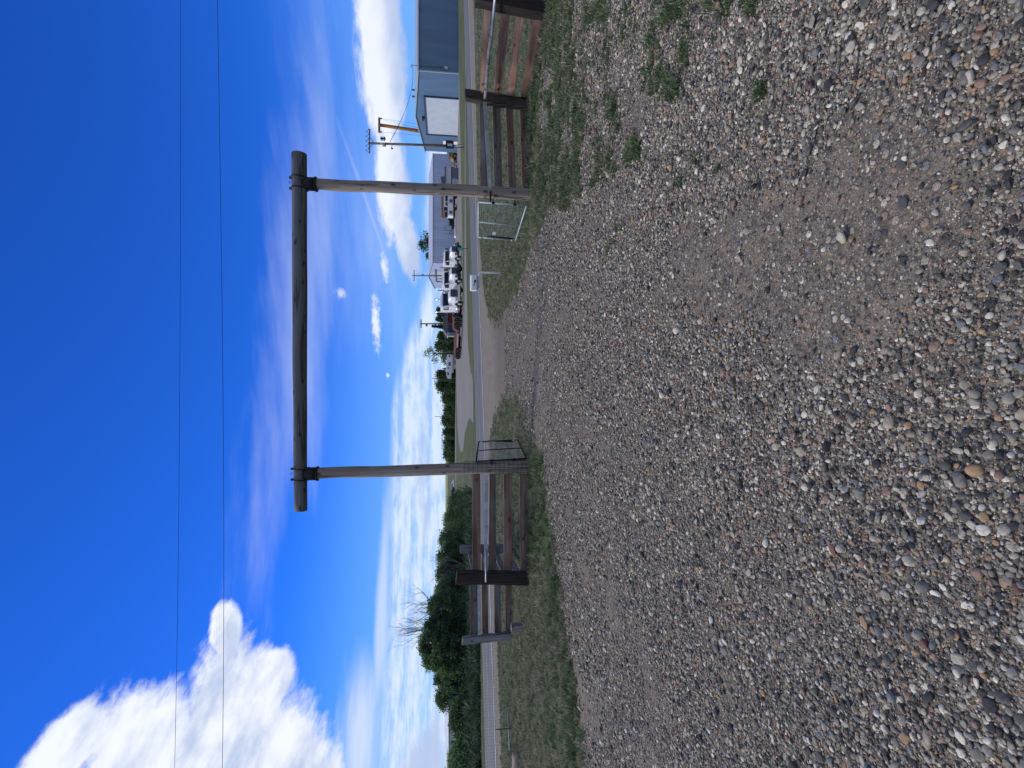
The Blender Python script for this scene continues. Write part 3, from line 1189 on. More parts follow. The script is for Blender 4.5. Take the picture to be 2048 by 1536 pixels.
PX = np.concatenate([edge_pts(ISL_L, 60, 0.12), edge_pts(ISL_R, 50, 0.14), edge_pts(STRIP, 50, 0.12)])
PX = PX[PX[:, 0] > -14]
grass('grass', np.concatenate([PA, PB, PC, PX]), 0.055, tp_grass, 'rough grass and dry tufts along the gravel edges')
grass('lawn_grass', np.concatenate([PD, PE]), 0.05, tp_grass, 'mown green lawn behind the board fences')

# long rough grass on the far side of the road under the thicket
RG = poly_photo([(957, 985), (940, 985), (934, 1100), (934, 1300), (938, 1600), (964, 1600), (961, 1300), (958, 1100)])
grass('roadside_grass', thin(sample_poly(RG, 9), 21, 0.3, 1.0), 0.34, tuft_protos(M_rough, 4, 0.5, 0.7, 18, 120, 0.07), 'long rough dark grass beyond the road at left', 0.0, 0.4)

# weeds creeping into the gravel on the right
WEED = [((1120, 230), 45, 160, 900), ((1160, 150), 40, 200, 800), ((1205, 120), 30, 130, 800), ((1228, 225), 14, 45, 420), ((1218, 195), 16, 30, 350), ((1330, 165), 34, 38, 600),
        ((1345, 20), 20, 26, 420), ((1375, 105), 14, 24, 260), ((1270, 305), 16, 18, 330), ((1258, 320), 10, 14, 160), ((1360, 365), 10, 20, 110), ((1230, 335), 9, 12, 80), ((1150, 330), 14, 60, 300),
        ((1435, 40), 22, 60, 330), ((1440, 10), 30, 30, 300), ((1250, 40), 30, 60, 400), ((1500, 8), 20, 25, 220), ((1395, 320), 8, 10, 50), ((1437, 338), 8, 8, 50), ((1240, 455), 12, 15, 80),
        ((1110, 60), 18, 120, 420), ((1100, 300), 10, 120, 250), ((1225, 480), 10, 30, 60), ((1525, 185), 9, 12, 60), ((1180, 340), 10, 24, 90), ((1155, 20), 30, 80, 420), ((1300, 130), 30, 50, 160)]
W = []
for (c, dx, dy, n) in WEED:
    for _ in range(int(n * 0.32)):
        W.append(g2((c[0] + random.gauss(0, dx * 0.5), c[1] + random.gauss(0, dy * 0.5))))
W = np.array([(p.x, p.y) for p in W])
W = W[(W[:, 1] > 2.0) & (W[:, 1] < 11)]
W = thin(W, 12, 0.1, 1.0, 1.2, 4.0)
grass('weeds', W, 0.027, tp_weed, 'low green weeds growing through the gravel at right', 0.004, 0.45)
FB = poly_photo([(1052, 400), (1052, 215), (1088, 20), (1110, -100), (1126, -100), (1102, 20), (1068, 215), (1066, 400)])
grass('fence_grass', thin(sample_poly(FB, 520), 33, 0.3, 0.95, 0.9, 3.0), 0.05, tp_grass, 'dry and green grass at the foot of the right fence', 0.0, 0.4)
# a ragged mat of short grass and weeds between the right fence and the gravel, in streaks along the fence
MAT = poly_photo([(1070, 400), (1060, 385), (1058, 300), (1058, 215), (1075, 110), (1097, 28), (1125, -120), (1600, -140), (1490, 20), (1400, 130), (1320, 200), (1255, 300), (1190, 370), (1130, 420)])
PM = sample_poly(MAT, 1700)
st_n = np.array([0.8 * mnoise.noise(Vector((p[0] * 0.8 + p[1] * 0.25, p[1] * 1.35 - p[0] * 0.4, 3.3))) + 0.7 * mnoise.noise(Vector((p[0] * 2.6, p[1] * 3.4, 8.1))) for p in PM])
ctr = np.array([(q.x, q.y) for q in (ground(1110, 330), ground(1150, 120), ground(1240, 60))])
dmin = np.min(np.abs(PM[:, None, 1] - (ctr[None, :, 1])) + 0.0, axis=1)
far_k = np.clip((PM[:, 1] - 3.5) / 4.5, 0.0, 1.0)
pk = np.clip((st_n + 0.55 * far_k - 0.17) * 1.5, 0.0, 0.85)
PM = PM[rng.random(len(PM)) < pk]
half = rng.random(len(PM)) < 0.5
grass('grass_mat', PM[half], 0.036, tp_grass, 'patchy short grass and dry stems between the right fence and the gravel', 0.004, 0.4)
WD = W[rng.random(len(W)) < 0.35]
WD = WD + rng.normal(0, 0.09, WD.shape)
grass('dry_grass', WD, 0.034, tp_dry, 'dry straw-coloured grass stems among the weeds at right', 0.004, 0.5)
grass('weed_mat', PM[~half], 0.032, tp_weed, 'streaks of low weeds between the right fence and the gravel', 0.004, 0.4)
# dry thatch and gravel edge weeds on the left strip's margin
EDGE = [(1170, 1520), (1150, 1380), (1130, 1250), (1112, 1120), (1100, 1010), (1084, 940), (1076, 905)]
E2 = []
for a, b in zip(EDGE, EDGE[1:]):
    for _ in range(170):
        k = random.random()
        E2.append(g2((a[0] + (b[0] - a[0]) * k + random.gauss(-9, 9), a[1] + (b[1] - a[1]) * k)))
for _ in range(450):
    k = random.random()
    a, b = (1064, 960), (1052, 1150)
    E2.append(g2((a[0] + (b[0] - a[0]) * k + random.gauss(10, 7), a[1] + (b[1] - a[1]) * k)))
grass('edge_weeds', thin(np.array([(p.x, p.y) for p in E2]), 15, 0.15, 0.8, 0.8, 3.0), 0.05, tp_weed, 'darker weeds along the left edge of the gravel', 0.002, 0.4)

# ------------------------------------------------------------------ the gateway
gr, gl = ground(1056, 395), ground(1062, 935)
YG = (gr.y + gl.y) / 2
gr, gl = Vector((gr.x, YG, 0)), Vector((gl.x, YG, 0))
tr_, tl_ = at(614, 367, YG), at(614, 948, YG)
gate = empty('gateway', ((gr.x + gl.x) / 2, YG, 0), 0, 'tall ranch gateway of two log posts and a grey crossbeam over the gravel drive', 'gateway')


def log_mesh(mb, a, b, r0, r1, n=26, seg=18, seed=0, wob=0.012):
    a, b = Vector(a), Vector(b)
    ax = (b - a).normalized()
    u = ax.cross(Vector((0.31, 0.9, 0.2))).normalized()
    w = ax.cross(u)
    rings = []
    for k in range(n + 1):
        f = k / n
        c = a.lerp(b, f) + u * mnoise.noise(Vector((f * 4, seed, 0))) * wob + w * mnoise.noise(Vector((f * 4, seed, 9))) * wob
        r = r0 + (r1 - r0) * f
        ring = []
        for q in range(seg):
            an = 2 * math.pi * q / seg
            rr = r * (1 + 0.05 * mnoise.noise(Vector((math.cos(an) * 1.4, math.sin(an) * 1.4, f * 7 + seed))))
            ring.append(c + (u * math.cos(an) + w * math.sin(an)) * rr)
        rings.append(ring)
    mb.loft(rings, True, True)
    return mb


def oriented(name, mat, parent, a, b, make):
    """a part whose own x axis runs from a to b, so its grain follows it; make(mb, length) fills local coordinates"""
    a, b = Vector(a), Vector(b)
    x = (b - a).normalized()
    up = Vector((0, 0, 1)) if abs(x.z) < 0.9 else Vector((0, 1, 0))
    y = up.cross(x).normalized()
    z = x.cross(y)
    mb = MB()
    make(mb, (b - a).length)
    o = mb.build(name, mat, None, world=False)
    o.parent = parent
    M = Matrix(((x.x, y.x, z.x, a.x), (x.y, y.y, z.y, a.y), (x.z, y.z, z.z, a.z), (0, 0, 0, 1)))
    o.matrix_local = Matrix.Translation(-wloc(parent)) @ M if parent else M
    return o


for k, (b, t_, r0, r1) in enumerate(((gr, tr_, 0.125, 0.105), (gl, tl_, 0.125, 0.105))):
    mb = MB()
    log_mesh(mb, b + Vector((0, 0, -0.3)), t_, r0, r1, 40, 20, 3 + k * 5, 0.03)
    mb.build('post', M_post, gate)
# crossbeam: right end a little thicker
bl, br = at(601.5, 1021, YG), at(598, 308, YG)
oriented('crossbeam', M_log, gate, bl, br, lambda mb, L: log_mesh(mb, (0, 0, 0), (L, 0, 0), 0.122, 0.142, 40, 22, 21, 0.02))
for (pxc, pyc) in ((598, 367), (601, 948)):
    c = at(pxc, pyc, YG)
    s = MB()
    s.tube([c + Vector((0, 0, -0.06)), c + Vector((0, 0, -0.325))], 0.128, 20)
    s.tube([c + Vector((0, 0, -0.30)), c + Vector((0, 0, -0.335))], 0.143, 20)
    s.box((c.x - 0.12, c.y - 0.10, c.z - 0.155), (c.x + 0.12, c.y + 0.10, c.z - 0.125))
    br_ = s.build('post_bracket', M_iron, gate)
    for dx in (-0.105, 0.105):
        q = MB()
        n = 24
        pts = [Vector((c.x + dx, c.y + 0.146 * math.cos(2 * math.pi * i / n), c.z + 0.146 * math.sin(2 * math.pi * i / n))) for i in range(n + 1)]
        q.tube(pts, 0.014, 6, caps=False)
        q.box((c.x + dx - 0.02, c.y - 0.03, c.z + 0.14), (c.x + dx + 0.02, c.y + 0.03, c.z + 0.175))
        q.build('strap', M_iron, br_)
    hk = MB()
    hp = [Vector((c.x + 0.01 + 0.018 * math.cos(a), c.y, c.z + 0.165 + 0.022 * math.sin(a))) for a in np.linspace(-1.2, 3.6, 10)]
    hk.tube(hp, 0.005, 5)
    hk.build('hook', M_iron, br_)

# welded wire wrapped round the left post, on its near side
wm = MB()
wz0, wz1 = 0.0, at(928, 940, YG).z
for k in range(5):
    an = math.radians(-165 + 150 * k / 4)
    wm.tube([Vector((gl.x + 0.134 * math.cos(an), YG + 0.134 * math.sin(an), wz0)), Vector((gl.x + 0.005 + 0.127 * math.cos(an), YG + 0.127 * math.sin(an), wz1))], 0.0035, 4, smooth=False)
nz_ = 15
for k in range(nz_ + 1):
    z = wz0 + (wz1 - wz0) * k / nz_
    wm.tube([Vector((gl.x + 0.133 * math.cos(math.radians(a)), YG + 0.133 * math.sin(math.radians(a)), z + 0.004 * math.sin(a))) for a in range(-170, 0, 14)], 0.0032, 4, smooth=False)
wm.build('wire_wrap', M_iron, gate)

# ------------------------------------------------------------------ board fences
def board(name, parent, mat, p0, p1, q0, q1, thick=0.04):
    """p0,p1: top and bottom at the first end; q0,q1 at the second (world)"""
    a = (Vector(p0) + Vector(p1)) / 2
    b = (Vector(q0) + Vector(q1)) / 2
    h0 = (Vector(p0) - Vector(p1)).length
    h1 = (Vector(q0) - Vector(q1)).length

    def mk(mb, L):
        n = 14
        rings = []
        sd = random.random() * 50
        for k in range(n + 1):
            f = k / n
            h = (h0 + (h1 - h0) * f) / 2
            w = 0.008 * mnoise.noise(Vector((f * 3, sd, 0)))
            e = 0.004 * mnoise.noise(Vector((f * 9, sd, 5)))
            e2 = 0.004 * mnoise.noise(Vector((f * 9, sd, 8)))
            x = L * f
            rings.append([(x, w - thick / 2, -h + e), (x, w + thick / 2, -h + e), (x, w + thick / 2, h + e2), (x, w - thick / 2, h + e2)])
        mb.loft(rings)
    o = oriented(name, mat, parent, a, b, mk)
    o.modifiers.new('bevel', 'BEVEL').width = 0.004
    return o


def tie_post(parent, base, top, w, mat, seed, name='post', slant=0.0):
    """rough squared timber standing on base, leaning to top"""
    mb = MB()
    rings = []
    n = 16
    for k in range(n + 1):
        f = k / n
        c = Vector(base).lerp(Vector(top), f)
        ring = []
        for i, (sx, sy) in enumerate(((-1, -1), (0, -1.04), (1, -1), (1.04, 0), (1, 1), (0, 1.04), (-1, 1), (-1.04, 0))):
            j = 1 + 0.10 * mnoise.noise(Vector((f * 6, i * 3.1, seed)))
            z = 0
            if k == n:
                z = slant * sx
            ring.append(c + Vector((sx * w / 2 * j, sy * w / 2 * j, z)))
        rings.append(ring)
    mb.loft(rings)
    return mb.build(name, mat, parent, bevel=0.006)


def xyz_at_plane(px, py, A, B):
    """ray meets the vertical plane through ground points A and B"""
    d = (Vector(B) - Vector(A))
    n = Vector((-d.y, d.x, 0))
    r = ray(px, py)
    k = (Vector(A) - EYE).dot(n) / r.dot(n)
    return EYE + r * k


def wire_grid(parent, A, B, z0, z1, du, dv, rad, mat, name='wire_mesh', off=0.0):
    A, B = Vector(A), Vector(B)
    d = (B - A)
    L = d.length
    d.normalize()
    nrm = Vector((-d.y, d.x, 0)) * off
    mb = MB()
    nu = int(L / du)
    for i in range(nu + 1):
        p = A + d * (L * i / nu) + nrm
        mb.tube([p + Vector((0, 0, z0)), p + Vector((0.004, 0, (z0 + z1) / 2)), p + Vector((0, 0, z1))], rad, 3, smooth=False, caps=False)
    nv = int((z1 - z0) / dv)
    for j in range(nv + 1):
        z = z0 + (z1 - z0) * j / nv
        mb.tube([A + nrm + Vector((0, 0, z)), (A + B) / 2 + nrm + Vector((0, 0, z - 0.012)), B + nrm + Vector((0, 0, z))], rad, 3, smooth=False, caps=False)
    return mb.build(name, mat, parent, fix=False)


# right-hand fence
pB = ground(1055.5, 211)
pC = ground(1094, 26)
fr = empty('board_fence', (pB.x, pB.y, 0), 0, 'brown four-board fence with metal rail running from the right gate post', 'fence')
tie_post(fr, pB + Vector((0, 0, -0.2)), at(930, 191, pB.y), 0.185, M_tie, 1.0, slant=0.01)
tie_post(fr, pC + Vector((0.0, 0, -0.2)), at(951, -4, pC.y), 0.20, M_tie, 7.0, slant=-0.01)
gA = gr + Vector((0.0, 0.02, 0))
off = Vector((0, 0.11, 0))
bA = gA + off
bB = Vector((pB.x, pB.y, 0)) + off
rows_A = [((960.7, 975.4), (958.8, 967.6)), ((989, 1004.7), (985, 999.8)), ((1017.4, 1032), (1011.5, 1025)), ((1044.7, 1059.4), (1039, 1052.5))]
mats_A = [M_gboard, M_gboard, M_board, M_board]
for (g, p), mt in zip(rows_A, mats_A):
    board('board', fr, mt, xyz_at_plane(g[0], 386, bA, bB), xyz_at_plane(g[1], 386, bA, bB), xyz_at_plane(p[0], 203, bA, bB), xyz_at_plane(p[1], 203, bA, bB))
offn = (Vector((pC.x, pC.y, 0)) - Vector((pB.x, pB.y, 0))).normalized()
offn = Vector((-offn.y, offn.x, 0)) * 0.12
if offn.x < 0:
    offn = -offn
cA = Vector((pB.x, pB.y, 0)) + offn
cB = Vector((pC.x, pC.y, 0)) + offn
rows_B = [((958.8, 966.6), (968.6, 982), 17), ((986, 1001.8), (1001.8, 1020), 24), ((1012.5, 1028), (1032, 1048.6), 31), ((1041, 1057), (1066, 1084), 38)]
for g, p, py in rows_B:
    board('board', fr, M_board, xyz_at_plane(g[0], 197, cA, cB), xyz_at_plane(g[1], 197, cA, cB), xyz_at_plane(p[0], py, cA, cB), xyz_at_plane(p[1], py, cA, cB))
# galvanised rails on the near side
nearA = Vector((0, -0.13, 0))
rail = MB()
rail.bar(xyz_at_plane(980.5, 384, gA + nearA, bB - off + nearA), xyz_at_plane(970, 205, gA + nearA, bB - off + nearA), 0.012, 0.062)
rail.bar(xyz_at_plane(977.3, 384, gA + nearA, bB - off + nearA) + Vector((0, 0.02, 0)), xyz_at_plane(967.2, 205, gA + nearA, bB - off + nearA) + Vector((0, 0.02, 0)), 0.045, 0.01)
rail.build('rail', M_galv, fr)
cn = -offn.normalized() * 0.13
cA2, cB2 = Vector((pB.x, pB.y, 0)) + cn, Vector((pC.x, pC.y, 0)) + cn
rail = MB()
rail.tube([xyz_at_plane(970, 196, cA2, cB2), xyz_at_plane(978, 100, cA2, cB2), xyz_at_plane(983, 72, cA2, cB2)], 0.031, 10)
rail.build('rail', M_gtie, fr)
rail = MB()
rail.tube([xyz_at_plane(983, 76, cA2, cB2), xyz_at_plane(989.5, 4, cA2, cB2), xyz_at_plane(994, -40, cA2, cB2)], 0.027, 10)
rail.build('rail', M_galv, fr)
cl = MB()
p = xyz_at_plane(981, 388, gA + nearA, bB - off + nearA)
cl.bar(p + Vector((-0.15, 0.0, 0)), p + Vector((0.06, 0.0, 0)), 0.03, 0.035)
cl.build('rail_clamp', M_iron, fr)
wire_grid(fr, gA + Vector((0.12, 0.085, 0)), Vector((pB.x, pB.y + 0.085, 0)), 0.02, 1.0, 0.052, 0.10, 0.0011, M_wire)

# left-hand fence: near bay, a return going back, then a bay set further back
pD = ground(1057, 1152)
pD = Vector((pD.x, YG - 0.02, 0))
pE = ground(1022, 1270)
pF0 = Vector((fx(1022, 1098, pE.y), pE.y, 0))
fl = empty('board_fence', (pD.x, pD.y, 0), 0, 'shaded brown board fence with wire netting, stepping back left of the gateway', 'fence')
tie_post(fl, pD + Vector((0, 0, -0.2)), at(912.5, 1154, pD.y), 0.225, M_tie, 11.0, slant=-0.015)
tie_post(fl, pF0 + Vector((0, 0, -0.2)), at(920, 1098, pF0.y), 0.19, M_gtie, 13.0)
tie_post(fl, pE + Vector((0, 0, -0.2)), at(924.5, 1281, pE.y), 0.165, M_gtie, 17.0, slant=-0.01)
lA, lB = gl + Vector((0, 0.12, 0)), pD + Vector((0, 0.14, 0))
rows = [((944, 960), (945, 961.6), M_board), ((979, 991), (977, 992), M_gboard), ((1007, 1023), (1007.5, 1024), M_board), ((1039, 1055), (1040.7, 1056), M_board)]
for g, p, mt in rows:
    board('board', fl, mt, xyz_at_plane(g[0], 948, lA, lB), xyz_at_plane(g[1], 948, lA, lB), xyz_at_plane(p[0], 1146, lA, lB), xyz_at_plane(p[1], 1146, lA, lB))
mA, mB_ = pF0 + Vector((0, 0.12, 0)), pE + Vector((0, 0.12, 0))
rows = [((938, 954), (941, 954), M_gboard), ((963.6, 975), (964.6, 977), M_board), ((988, 1000), (989, 1002.7), M_gboard), ((1011, 1025), (1011, 1025.5), M_board)]
for g, p, mt in rows:
    board('board', fl, mt, xyz_at_plane(g[0] - 0.8, 1098, mA, mB_), xyz_at_plane(g[1] - 0.8, 1098, mA, mB_), xyz_at_plane(p[0], 1270, mA, mB_), xyz_at_plane(p[1], 1270, mA, mB_))
# the return between the two bays
for z0, z1 in ((0.98, 1.14), (0.64, 0.80), (0.36, 0.50), (0.08, 0.24)):
    a, b = pD + Vector((-0.06, 0.16, 0)), pF0 + Vector((-0.06, -0.06, 0))
    board('board', fl, M_gboard, a + Vector((0, 0, z1)), a + Vector((0, 0, z0)), b + Vector((0, 0, z1)), b + Vector((0, 0, z0)))
na = Vector((0, -0.15, 0))
r = MB()
r.bar(xyz_at_plane(972.8, 950, gl + na, pD + na), xyz_at_plane(971.5, 1142, gl + na, pD + na), 0.035, 0.07)
r.tube([xyz_at_plane(971.5, 1100, gl + na * 1.25, pD + na * 1.25), xyz_at_plane(972, 1164, gl + na * 1.25, pD + na * 1.25)], 0.018, 8)
r.build('rail', M_galv, fl)
r = MB()
nb = Vector((0, -0.11, 0))
r.bar(xyz_at_plane(957.5, 1150, pF0 + nb, pE + nb), xyz_at_plane(958.5, 1270, pF0 + nb, pE + nb), 0.03, 0.075)
r.build('rail', M_galv, fl)
wire_grid(fl, gl + Vector((-0.1, -0.125, 0)), pD + Vector((0.1, -0.125, 0)), 0.02, 1.16, 0.052, 0.052, 0.0013, M_wire)
wire_grid(fl, pD + Vector((-0.25, pE.y - pD.y - 0.1, 0)), pE + Vector((0.08, -0.1, 0)), 0.02, 1.14, 0.052, 0.07, 0.0014, M_wire)
stump = MB()
p = ground(1046, 1254)
stump.box((p.x - 0.08, p.y - 0.08, -0.05), (p.x + 0.08, p.y + 0.08, 0.27))
so_ = stump.build('stump', M_gtie, None, bevel=0.012)
tag(so_, 'short grey stub of a square post standing in the grass before the set-back fence', 'post stub')

# woven wire fence carrying on to the left
pW0 = pE + Vector((-0.09, 0, 0))
pW1 = Vector((fx(1016, 1600, pE.y - 0.6), pE.y - 0.6, 0))
wf = empty('wire_fence', pW0, 0, 'woven wire fence continuing from the grey post to the left picture edge', 'fence')
wire_grid(wf, pW0, pW1, 0.02, 0.80, 0.075, 0.09, 0.0016, M_wire)
for k in (0.57,):
    p = pW0.lerp(pW1, k)
    q = MB()
    q.bar(p + Vector((0, 0, -0.2)), p + Vector((0, 0, 0.44)), 0.014, 0.008, (0, 1, 0))
    q.bar(p + Vector((0, 0.02, -0.2)), p + Vector((0, 0.02, 0.44)), 0.008, 0.014, (0, 1, 0))
    q.build('fence_stake', M_wire, wf)

# ------------------------------------------------------------------ wire gate leaves
def gate_leaf(label, ht, ft, fb, hb_, mid, frame_mat, depth_h, extras, wmat=None):
    """corner pixels: hinge top, free top, free bottom, hinge bottom; hinge at depth depth_h, the free side stands on the ground"""
    hb_w = ground(hb_[0], hb_[1]); hb_w.y = depth_h
    Ah = Vector((fx(hb_[0], hb_[1], depth_h), depth_h, 0))
    fbw = ground(fb[0] + 4, fb[1])
    Af = Vector((fbw.x, fbw.y, 0))
    h = empty('wire_gate', Ah, 0, label, 'gate')
    P = [xyz_at_plane(c[0], c[1], Ah, Af) for c in (ht, ft, fb, hb_)]
    P[3].z = max(P[3].z, 0.06)
    mb = MB()
    for a, b in ((0, 1), (1, 2), (2, 3), (3, 0)):
        mb.tube([P[a], P[b]], 0.017, 8)
    mb.build('frame', frame_mat, h)
    q = MB()
    mt, mbm = [xyz_at_plane(c[0], c[1], Ah, Af) for c in mid]
    q.tube([mt, mbm], 0.012, 8)
    q.build('brace', frame_mat, h)
    w = MB()
    n = 26
    for k in range(1, n):
        f = k / n
        w.tube([P[0].lerp(P[1], f), P[3].lerp(P[2], f)], 0.0021, 3, smooth=False, caps=False)
    n = 22
    for k in range(1, n):
        f = k / n
        w.tube([P[0].lerp(P[3], f), P[1].lerp(P[2], f)], 0.0021, 3, smooth=False, caps=False)
    w.build('wire_mesh', wmat or M_gwire, h, fix=False)
    for f in (0.3, 0.75):
        g = MB()
        c = P[0].lerp(P[3], f)
        g.tube([c + Vector((0, 0, -0.03)), c + Vector((0, 0, 0.03))], 0.028, 8)
        g.bar(c, c + Vector((0.09 if c.x > 0 else -0.09, 0, 0)), 0.02, 0.02)
        g.build('hinge', M_iron, h)
    for f in (0.08, 0.4, 0.9):
        cl = MB()
        c = P[1].lerp(P[2], f)
        cl.tube([c + Vector((0, 0, -0.02)), c + Vector((0, 0, 0.02))], 0.027, 8)
        cl.build('wire_clip', M_galv, h)
    extras(h, Ah, Af)
    return h


def ex_right(h, Ah, Af):
    q = MB()
    q.tube([xyz_at_plane(974, 472, Ah, Af) + Vector((-0.02, -0.02, 0)), xyz_at_plane(1026, 476, Ah, Af) + Vector((-0.02, -0.02, 0))], 0.017, 8)
    q.build('drop_bolt', M_iron, h)
    c = xyz_at_plane(988, 466, Ah, Af) + Vector((-0.015, -0.02, 0))
    d = MB()
    d.tube([c, c + Vector((-0.004, -0.006, 0))], 0.042, 14)
    d.build('tag_plate', M_white, h)


def ex_left(h, Ah, Af):
    q = MB()
    q.tube([xyz_at_plane(975, 883.5, Ah, Af) + Vector((0.02, -0.02, 0)), xyz_at_plane(1028, 885, Ah, Af) + Vector((0.02, -0.02, 0))], 0.015, 8)
    q.build('drop_bolt', M_iron, h)


gate_leaf('light green-grey wire gate leaf hanging open on the right post, with a white disc', (957, 404), (956.5, 474), (1031, 481), (1057, 411),
          ((959, 444), (1041, 452)), M_frame, YG, ex_right)
gate_leaf('dark-edged wire gate leaf hanging open beside the left post', (952.5, 923), (957, 884), (1035, 880), (1062, 917),
          ((958, 901), (1042, 896)), M_iron, YG, ex_left, M_galv)

# ------------------------------------------------------------------ mailbox
pm = ground(1005, 546)
mbx = empty('mailbox', pm, 0, 'white arched mailbox with a dark red flag on a bent white pipe', 'mailbox')
Ym = pm.y
q = MB()
top = at(958.5, 546, Ym)
arm = at(957.5, 577, Ym)
q.tube([pm + Vector((0, 0, -0.2)), Vector((pm.x, Ym, top.z - 0.06)), Vector((pm.x - 0.01, Ym, top.z - 0.02)), Vector((pm.x - 0.05, Ym, top.z)), Vector((arm.x, Ym, top.z))], 0.027, 12)
q.build('post', M_pvc, mbx)
b0, b1 = at(953, 580.5, Ym), at(940, 551, Ym)
wd, zb, zt = 0.085, b0.z, b1.z
prof = [(-wd, zb)] + [(-wd * math.cos(a), zt - wd + wd * math.sin(a)) for a in np.linspace(0, math.pi, 13)] + [(wd, zb)]
q = MB()
rings = []
for x in (b0.x, b1.x):
    rings.append([Vector((x, Ym + u, z)) for u, z in prof])
q.loft(rings, True, False)
bx = q.build('box', M_white, mbx, bevel=0.004)
dr = MB()
rings = [[Vector((x, Ym + u * 1.05, zb - 0.004 + (z - zb) * 1.04)) for u, z in prof] for x in (b0.x - 0.014, b0.x + 0.006)]
dr.loft(rings, True, False)
dr.build('door', M_white, mbx)
fz = zb + 0.055
fl_ = MB()
fc = at(950, 564, Ym - wd - 0.006)
fl_.bar(Vector((fc.x - 0.11, fc.y, fc.z + 0.03)), Vector((fc.x + 0.0, fc.y, fc.z + 0.01)), 0.006, 0.025)
fl_.box((fc.x - 0.01, fc.y - 0.003, fc.z - 0.035), (fc.x + 0.065, fc.y + 0.003, fc.z + 0.03))
fl_.build('flag', M_red, mbx)
br_ = MB()
br_.box((b0.x + 0.03, Ym - 0.05, top.z + 0.024), (b1.x - 0.03, Ym + 0.05, zb - 0.002))
br_.build('bracket', M_galv, mbx)

# green number blade by the road
ps = ground(936.5, 497.5)
sg = empty('marker_sign', ps, 0, 'narrow teal marker sign on a thin post beside the far road edge', 'sign')
q = MB()
q.bar(ps + Vector((0, 0, -0.2)), Vector((ps.x, ps.y, at(918, 497, ps.y).z)), 0.05, 0.02, (0, 1, 0))
q.build('post', M_dark, sg)
q = MB()
a, b = at(915.5, 500.5, ps.y - 0.03), at(926, 495.5, ps.y - 0.03)
q.box((a.x, ps.y - 0.045, b.z), (b.x, ps.y - 0.035, a.z))
q.build('sign_plate', M_teal, sg, bevel=0.004)
wp = MB()

# log and thin pole lying by the wire fence
pl = ground(1041, 1510)
q = oriented('fallen_log', M_wood_end, None, pl + Vector((-1.5, 0.25, 0.095)), pl + Vector((0.05, 0.05, 0.095)), lambda mb, L: log_mesh(mb, (0, 0, 0), (L, 0, 0), 0.10, 0.088, 14, 14, 4, 0.02))
tag(q, 'pale barkless log lying in the grass at the left picture edge', 'log')
a, b = ground(1023.5, 1502), ground(1020, 1420)
q = MB()
q.tube([a + Vector((0, 0, 0.06)), (a + b) / 2 + Vector((0, 0, 0.05)), b + Vector((0, 0, 0.07))], 0.017, 8)
tag(q.build('fallen_pole', M_galv, None), 'thin grey pole lying in the grass beyond the pale log', 'pole')

# ------------------------------------------------------------------ power poles and wires
def hpole(px_top, py_top, px_base, py_base, Y=None, r=0.14):
    b = ground(px_base, py_base)
    if Y:
        b = Vector((fx(px_base, py_base, Y), Y, T(fx(px_base, py_base, Y), Y)))
    return b, at(px_top, py_top, b.y)


# the transformer pole by the grey building
b, tp = hpole(737, 286.5, 928, 292.5)
up = empty('utility_pole', b, 0, 'wooden utility pole with transformer, insulator crossarm and black meter box before the grey building', 'utility pole')
k = b.y / F_PX
q = MB(); q.tube([b + Vector((0, 0, -0.3)), tp], [0.15, 0.115], 12); q.build('pole', M_pole, up)
cz = at(739.5, 286, b.y).z
xL, xR = at(739.5, 308, b.y).x, at(739.5, 260, b.y).x
q = MB(); q.bar((xL, b.y - 0.18, cz), (xR, b.y - 0.18, cz), 0.11, 0.12)
ca = q.build('crossarm', M_pole, up)
for i in range(5):
    x = xL + (xR - xL) * (i + 0.5) / 5
    w = (xR - xL) / 5 * 0.5
    q = MB()
    zt_ = at(733, 286, b.y).z
    q.tube([(x - w, b.y - 0.18, cz + 0.06), (x, b.y - 0.18, zt_), (x + w, b.y - 0.18, cz + 0.06)], 0.025, 6)
    q.tube([(x, b.y - 0.18, zt_ - 0.05), (x, b.y - 0.18, zt_ + 0.08)], 0.05, 8)
    q.build('insulator', M_mid, ca)
q = MB()
for s_ in (-1, 1):
    q.tube([(tp.x, b.y - 0.16, at(748, 287, b.y).z), (tp.x + s_ * k * 10, b.y - 0.19, cz - 0.05)], 0.03, 6)
q.build('crossarm_brace', M_mid, up)
c = at(766, 290, b.y)
q = MB(); q.tube([c + Vector((0, -0.1, -k * 5.5)), c + Vector((0, -0.1, k * 4.5))], k * 3.6, 14); q.tube([c + Vector((0, -0.1, k * 4.5)), c + Vector((0, -0.1, k * 6))], k * 1.2, 10)
q.build('transformer', M_silver, up)
c = at(766, 278, b.y)
q = MB()
for i in range(3):
    z = (i - 1) * k * 3.2
    q.tube([c + Vector((-k * 4, -0.1, z)), c + Vector((k * 3.5, -0.1, z))], k * 1.1, 8)
q.tube([c + Vector((0, -0.1, -k * 5)), c + Vector((0, -0.1, k * 5))], k * 1.6, 8)
q.build('fuse_cutout', M_dark, up)
c = at(783, 291, b.y)
q = MB(); q.tube([at(786, 288, b.y), at(783.5, 292, b.y), at(783, 296, b.y)], 0.03, 6); q.tube([at(782, 297, b.y), at(786, 297, b.y)], k * 1.6, 10, smooth=True)
q.build('area_lamp', M_mid, up)
lo_, hi_ = at(907.5, 297, b.y - 0.3), at(891.5, 281, b.y - 0.3)
q = MB(); q.box((lo_.x, b.y - 0.42, lo_.z), (hi_.x, b.y - 0.17, hi_.z))
mbx2 = q.build('meter_box', M_dark, up, bevel=0.02)
lo_, hi_ = at(905, 292.5, b.y - 0.43), at(895, 287, b.y - 0.43)
q = MB(); q.box((lo_.x, b.y - 0.435, lo_.z), (hi_.x, b.y - 0.424, hi_.z)); q.build('box_panel', M_silver, mbx2)
